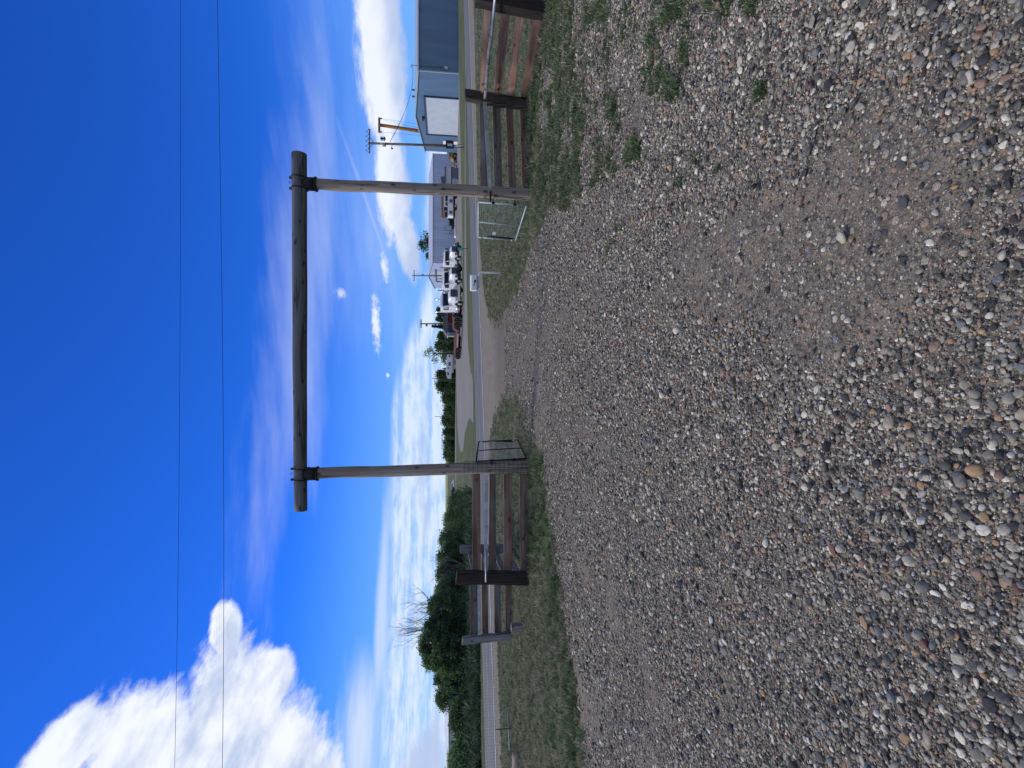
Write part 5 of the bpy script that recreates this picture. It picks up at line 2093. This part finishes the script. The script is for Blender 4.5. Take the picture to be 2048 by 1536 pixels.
# container beside it
pv = ground(917, 352)
ct = empty('skip_container', pv, 0, 'low grey steel container with a pale end, in front of the silver dump truck', 'container')
q = MB(); vbox(q, 905, 335.5, 916.5, 357.5, 0, 2.0)
for i in range(5):
    vbox(q, 905.5, 337 + i * 4.5, 916, 338 + i * 4.5, -0.06, 0.02)
q.build('container_body', plain('blue_grey_container', (0.12, 0.14, 0.18), 0.6), ct, world=False, bevel=0.02)
q = MB(); vbox(q, 905.2, 357.7, 916.2, 369.5, 0.0, 1.9); q.build('container_end', plain('pale_container', (0.55, 0.55, 0.54), 0.6), ct, world=False, bevel=0.03)
q = MB()
for i in range(4):
    vbox(q, 906, 359 + i * 2.8, 915.5, 359.5 + i * 2.8, -0.03, 0.02)
q.build('end_ribs', M_mid, ct, world=False)

# yellow loader nosing out from behind the grey building
pv = ground(914, 316)
ld = empty('loader', pv, 0, 'yellow loader partly hidden behind the corner of the grey building', 'loader')
q = MB(); vbox(q, 902.5, 296, 907.5, 317, 0.3, 1.9); x0, z0 = xz(907.5, 317); x1_, z1 = xz(904, 311)
q.prism([(x0, z0), (x1_, z0), (x1_, z1), (x0 + 0.2, z1 - 0.3), (x0 - 0.7, z0 + 0.1), (x0 - 0.9, z0)], 0.4, 1.8)
q.build('body', M_yellow, ld, world=False, bevel=0.05)
q = MB(); vbox(q, 898, 296, 902.6, 312, 0.6, 1.6); vbox(q, 897, 313, 900, 316, 0.9, 1.2); q.build('cab', M_tan, ld, world=False, bevel=0.05)
for py in (302, 311):
    for yy in (0.25, 1.95):
        x, z = xz(911, py); wheel(ld, x, yy, 0.55, 0.4, z=0.55)

pv = ground(914, 327)
ps_ = empty('pipe_stack', pv, 0, 'low stack of brownish pipes on the grass between loader and grey container', 'pipes')
for i in range(4):
    q = MB()
    x0, z0 = xz(912 - i * 1.6, 334 - i); x1_, z1 = xz(912 - i * 1.6, 319 + i)
    q.tube([(x0, 0.3 * i, z0 + 0.1), (x1_, 0.3 * i + 0.1, z0 + 0.1)], 0.075, 8)
    q.build('pipe', (M_tan, M_mid, M_silver, M_tan)[i], ps_, world=False)
q = MB(); vbox(q, 911.8, 321, 914.5, 323, 0, 1); vbox(q, 911.8, 330, 914.5, 332, 0, 1)
q.build('pipe_rack', M_dark, ps_, world=False)

# low red house, dark container and shed behind the trailer
def block(name, label, cat, px0, py0, px1, py1, Y, dep, mat, part, extras=None):
    x0, x1_ = fx(px1, py1, Y), fx(px1, py0, Y)
    zb_ = T((x0 + x1_) / 2, Y)
    zt_ = at(px0, (py0 + py1) / 2, Y).z
    e = empty(name, ((x0 + x1_) / 2, Y, zb_), 0, label, cat)
    q = MB(); q.box((x0, Y, zb_ - 0.3), (x1_, Y + dep, zt_)); q.build(part, mat, e, bevel=0.03)
    if extras:
        extras(e, x0, x1_, zb_, zt_, Y)
    return e


def barn_extra(e, x0, x1_, zb_, zt_, Y):
    q = MB()
    M = Matrix.Translation((0, 0, 0))
    q.prism([(x0 - 0.4, zt_ - 0.05), (x1_ + 0.4, zt_ - 0.05), (x1_ - 1.0, zt_ + 1.0), (x0 + 1.0, zt_ + 1.0)], Y - 0.4, Y + 8.4)
    q.build('roof', M_roof, e)
    for f in (0.2, 0.55, 0.8):
        x = x0 + (x1_ - x0) * f
        q = MB(); q.box((x - 0.5, Y - 0.04, zt_ - 1.9), (x + 0.5, Y + 0.02, zt_ - 0.8)); w = q.build('window', M_glass, e)
        q = MB(); q.box((x - 0.6, Y - 0.08, zt_ - 2.0), (x + 0.6, Y - 0.03, zt_ - 1.9)); q.build('sill', M_white, w)


block('red_house', 'dark red low house among the trees behind the lowboy trailer', 'house', 895.5, 626, 911, 668, 112, 8, M_barn, 'wall', barn_extra)


def cont_extra(e, x0, x1_, zb_, zt_, Y):
    q = MB()
    for i in range(10):
        x = x0 + (x1_ - x0) * (i + 0.5) / 10
        q.box((x - 0.06, Y - 0.05, zb_), (x + 0.06, Y + 0.01, zt_ - 0.1))
    q.build('ribs', M_navy, e)


block('shipping_container', 'dark navy shipping container behind the lowboy deck', 'container', 896.5, 652, 911, 665, 104, 2.5, M_navy, 'container_body', cont_extra)


def shed_extra(e, x0, x1_, zb_, zt_, Y):
    q = MB(); q.prism([(x0 - 0.1, zt_), (x1_ + 0.1, zt_), (x1_ + 0.1, zt_ + 0.12), (x0 - 0.1, zt_ + 0.2)], Y - 0.15, Y + 2.1); q.build('roof', M_tin, e)
    q = MB(); q.box((x0 + 0.12, Y - 0.03, zb_), (x0 + 0.6, Y + 0.01, zt_ - 0.3)); d = q.build('door', M_mid, e)


block('tool_shed', 'small pale green-grey shed beside the navy container', 'shed', 896.5, 665.5, 911, 672, 102, 2.0, M_shed, 'wall', shed_extra)

# white camper
pv = ground(911.5, 723)
rv = empty('camper_trailer', pv, 0, 'white fifth-wheel camper trailer parked before the hedge', 'camper')
q = MB()
pr = [(709.3, 907), (709.3, 894.2), (712, 893.4), (744, 892.3), (752, 893.2), (757, 895.5), (757.2, 902), (755, 903), (746, 902.8), (745.2, 907.2)]
q.prism([xz(b, a) for a, b in pr], 0, 2.5)
bd = q.build('body', M_rv, rv, world=False, bevel=0.06)
q = MB(); vbox(q, 903.2, 710, 906.8, 745, -0.03, 0.03); q.build('skirt_panel', M_rvg, rv, world=False)
for a in ((897.8, 710.8, 900.6, 714), (903.4, 711, 905.6, 713), (895, 735, 898.4, 737), (894.6, 744.5, 897.8, 750)):
    q = MB(); vbox(q, a[0], a[1], a[2], a[3], -0.035, 0.01); q.build('window', M_glass, bd, world=False, bevel=0.02)
q = MB(); vbox(q, 897, 724.5, 901.4, 731.5, -0.045, 0.01); w = q.build('window_frame', M_dark, bd, world=False)
q = MB(); vbox(q, 898, 725.6, 900.4, 730.4, -0.06, 0.0); q.build('window', M_mid, w, world=False)
q = MB(); vbox(q, 907.0, 711, 908.0, 745, 0.3, 2.2); q.build('chassis', M_dark, rv, world=False)
for py in (721.5, 726.3):
    for yy in (0.12, 2.3):
        x, z = xz(909, py); wheel(rv, x, yy, 0.38, 0.25, z=0.38)
q = MB()
for py in (749, 754):
    x, z = xz(903, py); q.tube([(x, 0.6, 0), (x, 0.6, z)], 0.06, 6)
q.build('landing_leg', M_dark, rv, world=False)
q = MB()
for py in (722, 740):
    x, z = xz(893, py); q.box((x - 0.5, 0.8, z - 0.15), (x + 0.5, 1.7, z + 0.28))
q.build('roof_unit', M_white, rv, world=False, bevel=0.04)

# ------------------------------------------------------------------ trees
def leaf_quads(C, size, r, elong=1.0, droop=0.0):
    """C (n,3) centres; one quad each, random orientation"""
    n = len(C)
    u = r.normal(size=(n, 3)); u /= np.linalg.norm(u, axis=1)[:, None]
    w = r.normal(size=(n, 3)); w -= u * (u * w).sum(1)[:, None]; w /= np.linalg.norm(w, axis=1)[:, None]
    s = size * r.uniform(0.55, 1.35, n)[:, None]
    u = u * s * 0.5 * elong
    w = w * s * 0.36
    V = np.empty((n, 4, 3), np.float32)
    V[:, 0] = C - u; V[:, 1] = C + w - u * 0.1; V[:, 2] = C + u; V[:, 3] = C - w - u * 0.1
    F = np.arange(n * 4, dtype=np.int32).reshape(n, 4)
    return V.reshape(-1, 3), F


def crown_points(r, w, d, z0, z1, nclump, per, csize, shape='round', shell=0.45):
    """clumped leaf positions inside a crown of half-widths w,d between z0 and z1"""
    P = []
    k = 0
    tries = 0
    while k < nclump and tries < nclump * 30:
        tries += 1
        f = r.random()
        if shape == 'round': rad = math.sqrt(max(0.02, 1 - (2 * f - 1) ** 2)) * (1.0 if f > 0.5 else 0.95)
        elif shape == 'bush': rad = math.sqrt(max(0.02, 1 - f ** 2.2))
        elif shape == 'cone': rad = 1.02 - f
        else: rad = math.sqrt(max(0.02, 1 - (2 * f - 1) ** 2))
        a = r.uniform(0, 2 * math.pi)
        lump = 1 + 0.5 * mnoise.noise(Vector((math.cos(a) * 1.5, math.sin(a) * 1.5, f * 3 + nclump * 0.1)))
        rr = rad * lump * (shell + (1 - shell) * math.sqrt(r.random()))
        c = np.array([w * rr * math.cos(a), d * rr * math.sin(a), z0 + (z1 - z0) * f])
        cs = csize * r.uniform(0.6, 1.35)
        n = int(per * r.uniform(0.6, 1.3))
        P.append(c + np.clip(r.normal(size=(n, 3)), -1.7, 1.7) * np.array([cs, cs, cs * 0.75]) * 0.5)
        k += 1
    return np.concatenate(P)


def tree(label, px_top, py0, py1, Y, cat='tree', group=None, mat=None, kind='round', leaf=0.3, nclump=60, per=55, z0f=0.15, trunk=True, name='tree', seed=0, shell=0.4, cs=0.22):
    r = np.random.default_rng(100 + seed)
    pyc = (py0 + py1) / 2
    x = fx(900, pyc, Y)
    zb = T(x, Y)
    H = at(px_top, pyc, Y).z - zb
    hw = abs(fx(900, py0, Y) - fx(900, py1, Y)) / 2
    t = empty(name, (x, Y, zb), 0, label, cat, group)
    P = crown_points(r, hw * 0.9, hw * 0.8, H * z0f, H * 0.965, nclump, per, hw * 2 * cs, kind, shell)
    P[:, 2] = np.maximum(P[:, 2], 0.08)
    V, F = leaf_quads(P, leaf, r)
    o = link('crown', mesh_fast('crown', V, F, False, (mat or M_leaf,)), t)
    if trunk:
        q = MB()
        q.tube([(0, 0, -0.2), (0.05 * hw, 0, H * 0.3), (0.02 * hw, 0.05 * hw, H * 0.62), (0.05 * hw, 0.03 * hw, H * 0.88)], [H * 0.035, H * 0.026, H * 0.015, H * 0.004], 8)
        for i in range(9):
            a = r.uniform(0, 6.28); z = H * r.uniform(0.22, 0.7)
            l = hw * r.uniform(0.4, 0.85)
            q.tube([(0.03 * hw, 0.02 * hw, z), (l * 0.5 * math.cos(a), l * 0.5 * math.sin(a), z + H * 0.08), (l * math.cos(a), l * math.sin(a), z + H * 0.17)], [H * 0.012, H * 0.008, H * 0.003], 5)
        q.build('trunk', M_bark, t, world=False, fix=False)
    return t


def bare_tree(label, px_top, py0, py1, Y, seed, levels=4, name='bare_tree', cat='bare tree', base_px=None, group=None, mat=None, n0=4, th=0.011):
    r = random.Random(seed)
    pyc = (py0 + py1) / 2
    x = fx(900, pyc, Y)
    zb = T(x, Y)
    H = at(px_top, pyc, Y).z - zb
    hw = abs(fx(900, py0, Y) - fx(900, py1, Y)) / 2
    t = empty(name, (x, Y, zb), 0, label, cat, group)
    tr, bq = MB(), MB()
    scale = hw / H

    def grow(p, d, L, rad, lev, mb):
        pts, rr = [p], [rad]
        n = 4
        for i in range(n):
            d = (d + Vector((r.gauss(0, 0.13), r.gauss(0, 0.13), 0.05 + r.gauss(0, 0.06)))).normalized()
            p = p + d * L / n
            pts.append(p); rr.append(rad * (1 - 0.55 * (i + 1) / n))
        mb.tube(pts, rr, 6 if lev > 1 else 4, caps=False)
        if lev <= 0:
            return
        for i in range(n0 if lev > 1 else 3):
            f = r.uniform(0.35, 1.0)
            k = min(n - 1, int(f * n))
            q = pts[k].lerp(pts[k + 1], f * n - k)
            s_ = Vector((r.gauss(0, 1) * scale * 1.6, r.gauss(0, 1) * scale * 1.4, r.uniform(0.2, 0.9)))
            grow(q, (d * 0.55 + s_.normalized() * 0.75).normalized(), L * r.uniform(0.5, 0.72), rr[k] * 0.62, lev - 1, bq)

    for i in range(3):
        a = r.uniform(0, 6.28)
        grow(Vector((0.1 * math.cos(a), 0.1 * math.sin(a), -0.1)), Vector((math.cos(a) * scale * (0.3 + 0.35 * i), math.sin(a) * scale * 0.5, 1)).normalized(), H * (0.60 - 0.06 * i), H * th * (1 - 0.2 * i), levels, tr)
    tr.build('trunk', mat or M_twig, t, world=False, fix=False)
    if bq.v:
        bq.build('branches', mat or M_twig, t, world=False, fix=False)
    return t


# the dark bushes on the left, beyond the road
LB = [('low dark bush at the right end of the left thicket', 897, 985, 1040, 62, 'bush', 70),
      ('second low dark bush from the right end of the left thicket', 890, 1012, 1075, 58, 'bush', 80),
      ('dark shrub behind the boards just right of the grey return post', 880, 1050, 1112, 52, 'bush', 90),
      ('dark shrub behind the grey return post of the left fence', 875, 1085, 1140, 50, 'bush', 90),
      ('dark shrub behind the dark square fence post', 874, 1118, 1178, 48, 'bush', 90),
      ('dark bush under the small leafless tree top', 872, 1145, 1215, 46, 'bush', 100),
      ('tall dark bush with bare branches rising out of it', 857, 1180, 1250, 44, 'round', 120),
      ('tall dark bush between the dead tree and the grey fence post', 849, 1222, 1288, 42, 'bush', 130),
      ('tallest dark bush of the left thicket, behind the grey fence post', 838, 1255, 1320, 41, 'round', 130),
      ('dark bush left of the tallest one, sloping down towards the pale house', 847, 1290, 1345, 41, 'bush', 110),
      ('ragged dark bush in front of the pale house', 870, 1325, 1385, 42, 'round', 90),
      ('ragged dark bush left of the pale house', 873, 1365, 1420, 42, 'bush', 90),
      ('low dark bush under the far roofs', 905, 1395, 1480, 36, 'bush', 90),
      ('low dark bush at the left picture edge', 902, 1470, 1600, 34, 'bush', 120)]
for i, (lb, pt_, a, b_, Y, kd, nc) in enumerate(LB):
    tree(lb, pt_, a - 8, b_ + 8, Y, 'bush', 'dark bushes beyond the road at left', M_leaf if i in (4, 7, 12) else M_leafg, kd, 0.13, int(nc * 1.5), 95, 0.03, True, 'bush', 10 + i, 0.5, 0.13)
bare_tree('dead leafless tree standing above the left thicket', 793, 1165, 1275, 43, 5, 4, 'dead_tree', 'dead tree', th=0.02)
bare_tree('small leafless tree top in the left thicket, right of the big dead tree', 856, 1112, 1165, 47, 8, 3, 'dead_tree', 'dead tree', th=0.018)
for i, (pt_, a, b_, lb) in enumerate([(925, 1355, 1420, 'grey twiggy shrub under the ragged bush'), (922, 1425, 1490, 'grey twiggy shrub below the far roofs'), (922, 1480, 1560, 'grey twiggy shrub at the left picture edge')]):
    bare_tree(lb, pt_, a, b_, 29 + i, 20 + i, 3, 'twig_shrub', 'shrub', group='twiggy shrubs beyond the wire fence', n0=5, th=0.006)

# hedge row behind the camper
HB = [(738, 762, 873), (752, 790, 874), (775, 812, 886), (800, 836, 890), (822, 856, 886), (846, 880, 889), (866, 905, 890), (888, 926, 891)]
for i, (a, b_, pt_) in enumerate(HB):
    far = ['dark bush at the right end of the hedge, touching the camper', 'taller dark bush in the hedge next to the one touching the camper'][i] if i < 2 else 'dark dense bush in the hedge row left of the camper'
    tree(far, pt_, a, b_, 172 + 4 * i, 'bush', 'hedge row behind the gravel lot', M_leaf, 'bush', 0.5, 70, 60, 0.03, True, 'hedge_bush', 40 + i, 0.5, 0.25)

tree('dark leafy tree behind the white tractor', 873, 614, 634, 128, 'tree', None, M_leaf, 'round', 0.34, 60, 60, 0.12, True, 'tree', 60)
tree('dark leafy tree over the red house', 872, 628, 647, 124, 'tree', None, M_leaf, 'round', 0.34, 60, 60, 0.12, True, 'tree', 61)
tree('broad dark tree left of the red house', 874, 660, 684, 140, 'tree', None, M_leaf, 'round', 0.36, 80, 60, 0.06, True, 'tree', 62)
tree('widest dark tree left of the small shed', 871, 676, 705, 150, 'tree', None, M_leaf, 'round', 0.36, 100, 60, 0.05, True, 'tree', 63)
tree('tall sparse tree with sky showing through, behind the camper', 848, 690, 726, 205, 'tree', None, M_leafg, 'round', 0.42, 42, 34, 0.25, True, 'tree', 64, 0.25, 0.20)
tree('low bush behind the right end of the camper', 884, 698, 735, 215, 'bush', None, M_leaf, 'bush', 0.42, 60, 50, 0.03, True, 'bush', 65)
tree('taller tree crown showing above the warehouse roof', 837, 466, 508, 240, 'tree', None, M_leaf, 'round', 0.7, 60, 60, 0.15, True, 'tree', 66)
tree('lower tree crown showing above the warehouse roof', 850, 494, 526, 240, 'tree', None, M_leaf, 'round', 0.7, 55, 60, 0.15, True, 'tree', 67)
tree('small tree between the hedge and the left gate post', 898, 921, 936, 210, 'tree', None, M_leaf, 'round', 0.4, 30, 50, 0.1, True, 'tree', 68)


# thin spruce
def spruce(label, px_top, py, Y, hw_px, seed):
    r = np.random.default_rng(seed)
    x = fx(905, py, Y); zb = T(x, Y)
    H = at(px_top, py, Y).z - zb
    hw = hw_px * Y / F_PX
    t = empty('spruce', (x, Y, zb), 0, label, 'spruce')
    q = MB(); q.tube([(0, 0, -0.2), (0, 0, H)], [H * 0.022, 0.02], 8); q.build('trunk', M_bark, t, world=False)
    P = []
    for k in range(15):
        f = 0.12 + 0.86 * k / 14
        for b_ in range(7):
            a = r.uniform(0, 6.28)
            L = hw * (1.05 - f) * r.uniform(0.55, 1.1) + 0.12
            s = np.linspace(0.1, 1, 9)[:, None]
            P.append(np.concatenate([np.cos(a) * L * s, np.sin(a) * L * s, H * f - 0.22 * L * s + 0.3 * L * s ** 2], 1).repeat(5, 0) + r.normal(0, 0.09, (45, 3)))
    V, F = leaf_quads(np.concatenate(P), 0.26, r)
    link('crown', mesh_fast('crown', V, F, False, (M_needle,)), t)


spruce('slim ragged spruce standing over the red house', 864, 653, 118, 8, 3)

# ------------------------------------------------------------------ far left houses and machines
def house(label, px_e, px_r, py0, py1, Y, dep, wall, roof, wins):
    x0, x1_ = fx(900, py1, Y), fx(900, py0, Y)
    zb_ = T((x0 + x1_) / 2, Y)
    ze_, zr_ = at(px_e, py0, Y).z, at(px_r, py0, Y).z
    e = empty('house', ((x0 + x1_) / 2, Y, zb_), 0, label, 'house')
    q = MB(); q.box((x0, Y, zb_ - 0.5), (x1_, Y + dep, ze_)); q.build('wall', wall, e)
    q = MB(); q.loft([[(x0 - 0.4, Y - 0.5, ze_ - 0.05), (x1_ + 0.4, Y - 0.5, ze_ - 0.05), (x1_ + 0.4, Y + dep + 0.5, ze_ - 0.05), (x0 - 0.4, Y + dep + 0.5, ze_ - 0.05)],
                      [(x0 - 0.3, Y + dep / 2 - 0.05, zr_), (x1_ + 0.3, Y + dep / 2 - 0.05, zr_), (x1_ + 0.3, Y + dep / 2 + 0.05, zr_), (x0 - 0.3, Y + dep / 2 + 0.05, zr_)]])
    q.build('roof', roof, e)
    for f in wins:
        x = x0 + (x1_ - x0) * f
        h = ze_ - zb_
        q = MB(); q.box((x - h * 0.15, Y - 0.04, zb_ + h * 0.45), (x + h * 0.15, Y + 0.02, zb_ + h * 0.8)); q.build('window', M_glass, e)


house('pale grey house peeping through the bushes at left', 893, 886, 1318, 1362, 78, 8, M_house, M_roof, (0.25, 0.7))
house('long low house with a pale metal roof at far left', 896.5, 889, 1408, 1505, 95, 12, M_house, M_proof, (0.2, 0.5, 0.8))
house('tiny white farmhouse beside the left gate post', 905, 902, 926, 945, 300, 6, M_rv, M_roof, (0.3, 0.7))

# orange machines on the skyline
pv = Vector((fx(906, 1030, 190), 190, 0)); pv.z = T(pv.x, pv.y)
for lb, y0, y1, nm in (('orange-brown machine nearest the fence on the left skyline', 1013, 1026, 'a'), ('orange-brown machine further left on the skyline', 1029, 1045, 'b')):
    pv = Vector((fx(906, (y0 + y1) / 2, 190), 190, 0)); pv.z = T(pv.x, pv.y)
    e = empty('farm_machine', pv, 0, lb, 'machine', 'machines on the skyline')
    q = MB(); vbox(q, 898.5, y0 + 1, 904, y1 - 2, 0, 2.5); vbox(q, 900.5, y0, 906, y1, 0.3, 2.2); q.build('body', M_rust, e, world=False, bevel=0.08)
    q = MB(); vbox(q, 895.5, y0 + 2, 898.7, y0 + 7, 0.5, 2.0); vbox(q, 894.5, y1 - 5, 899, y1 - 4, 1, 1.3); q.build('cab', M_dark, e, world=False, bevel=0.05)
    for py in (y0 + 3, y1 - 3):
        x, z = xz(906, py); wheel(e, x, 0.1, 0.8, 0.5, z=0.8)

# parked cars far down the road on the left
for i, (py, mt, lb) in enumerate(((972, M_white, 'white vehicle far off between the gate post and the left thicket'), (985, M_dark, 'dark vehicle far off next to the left thicket'))):
    Y = 185
    pv = Vector((fx(908, py, Y), Y, 0)); pv.z = T(pv.x, pv.y)
    e = empty('parked_car', pv, 0, lb, 'car', 'cars parked far away at left')
    q = MB(); q.prism([(-2.2, 0.35), (2.2, 0.35), (2.2, 0.85), (1.3, 0.95), (0.7, 1.5), (-1.2, 1.5), (-1.9, 0.95), (-2.2, 0.9)], 0, 1.75); q.build('body', mt, e, world=False, bevel=0.08)
    q = MB(); q.prism([(1.1, 0.97), (0.65, 1.42), (-1.1, 1.42), (-1.6, 0.97)], -0.02, 0.03); q.build('side_window', M_glass, e, world=False)
    for x in (-1.35, 1.35):
        wheel(e, x, 0.1, 0.33, 0.22)
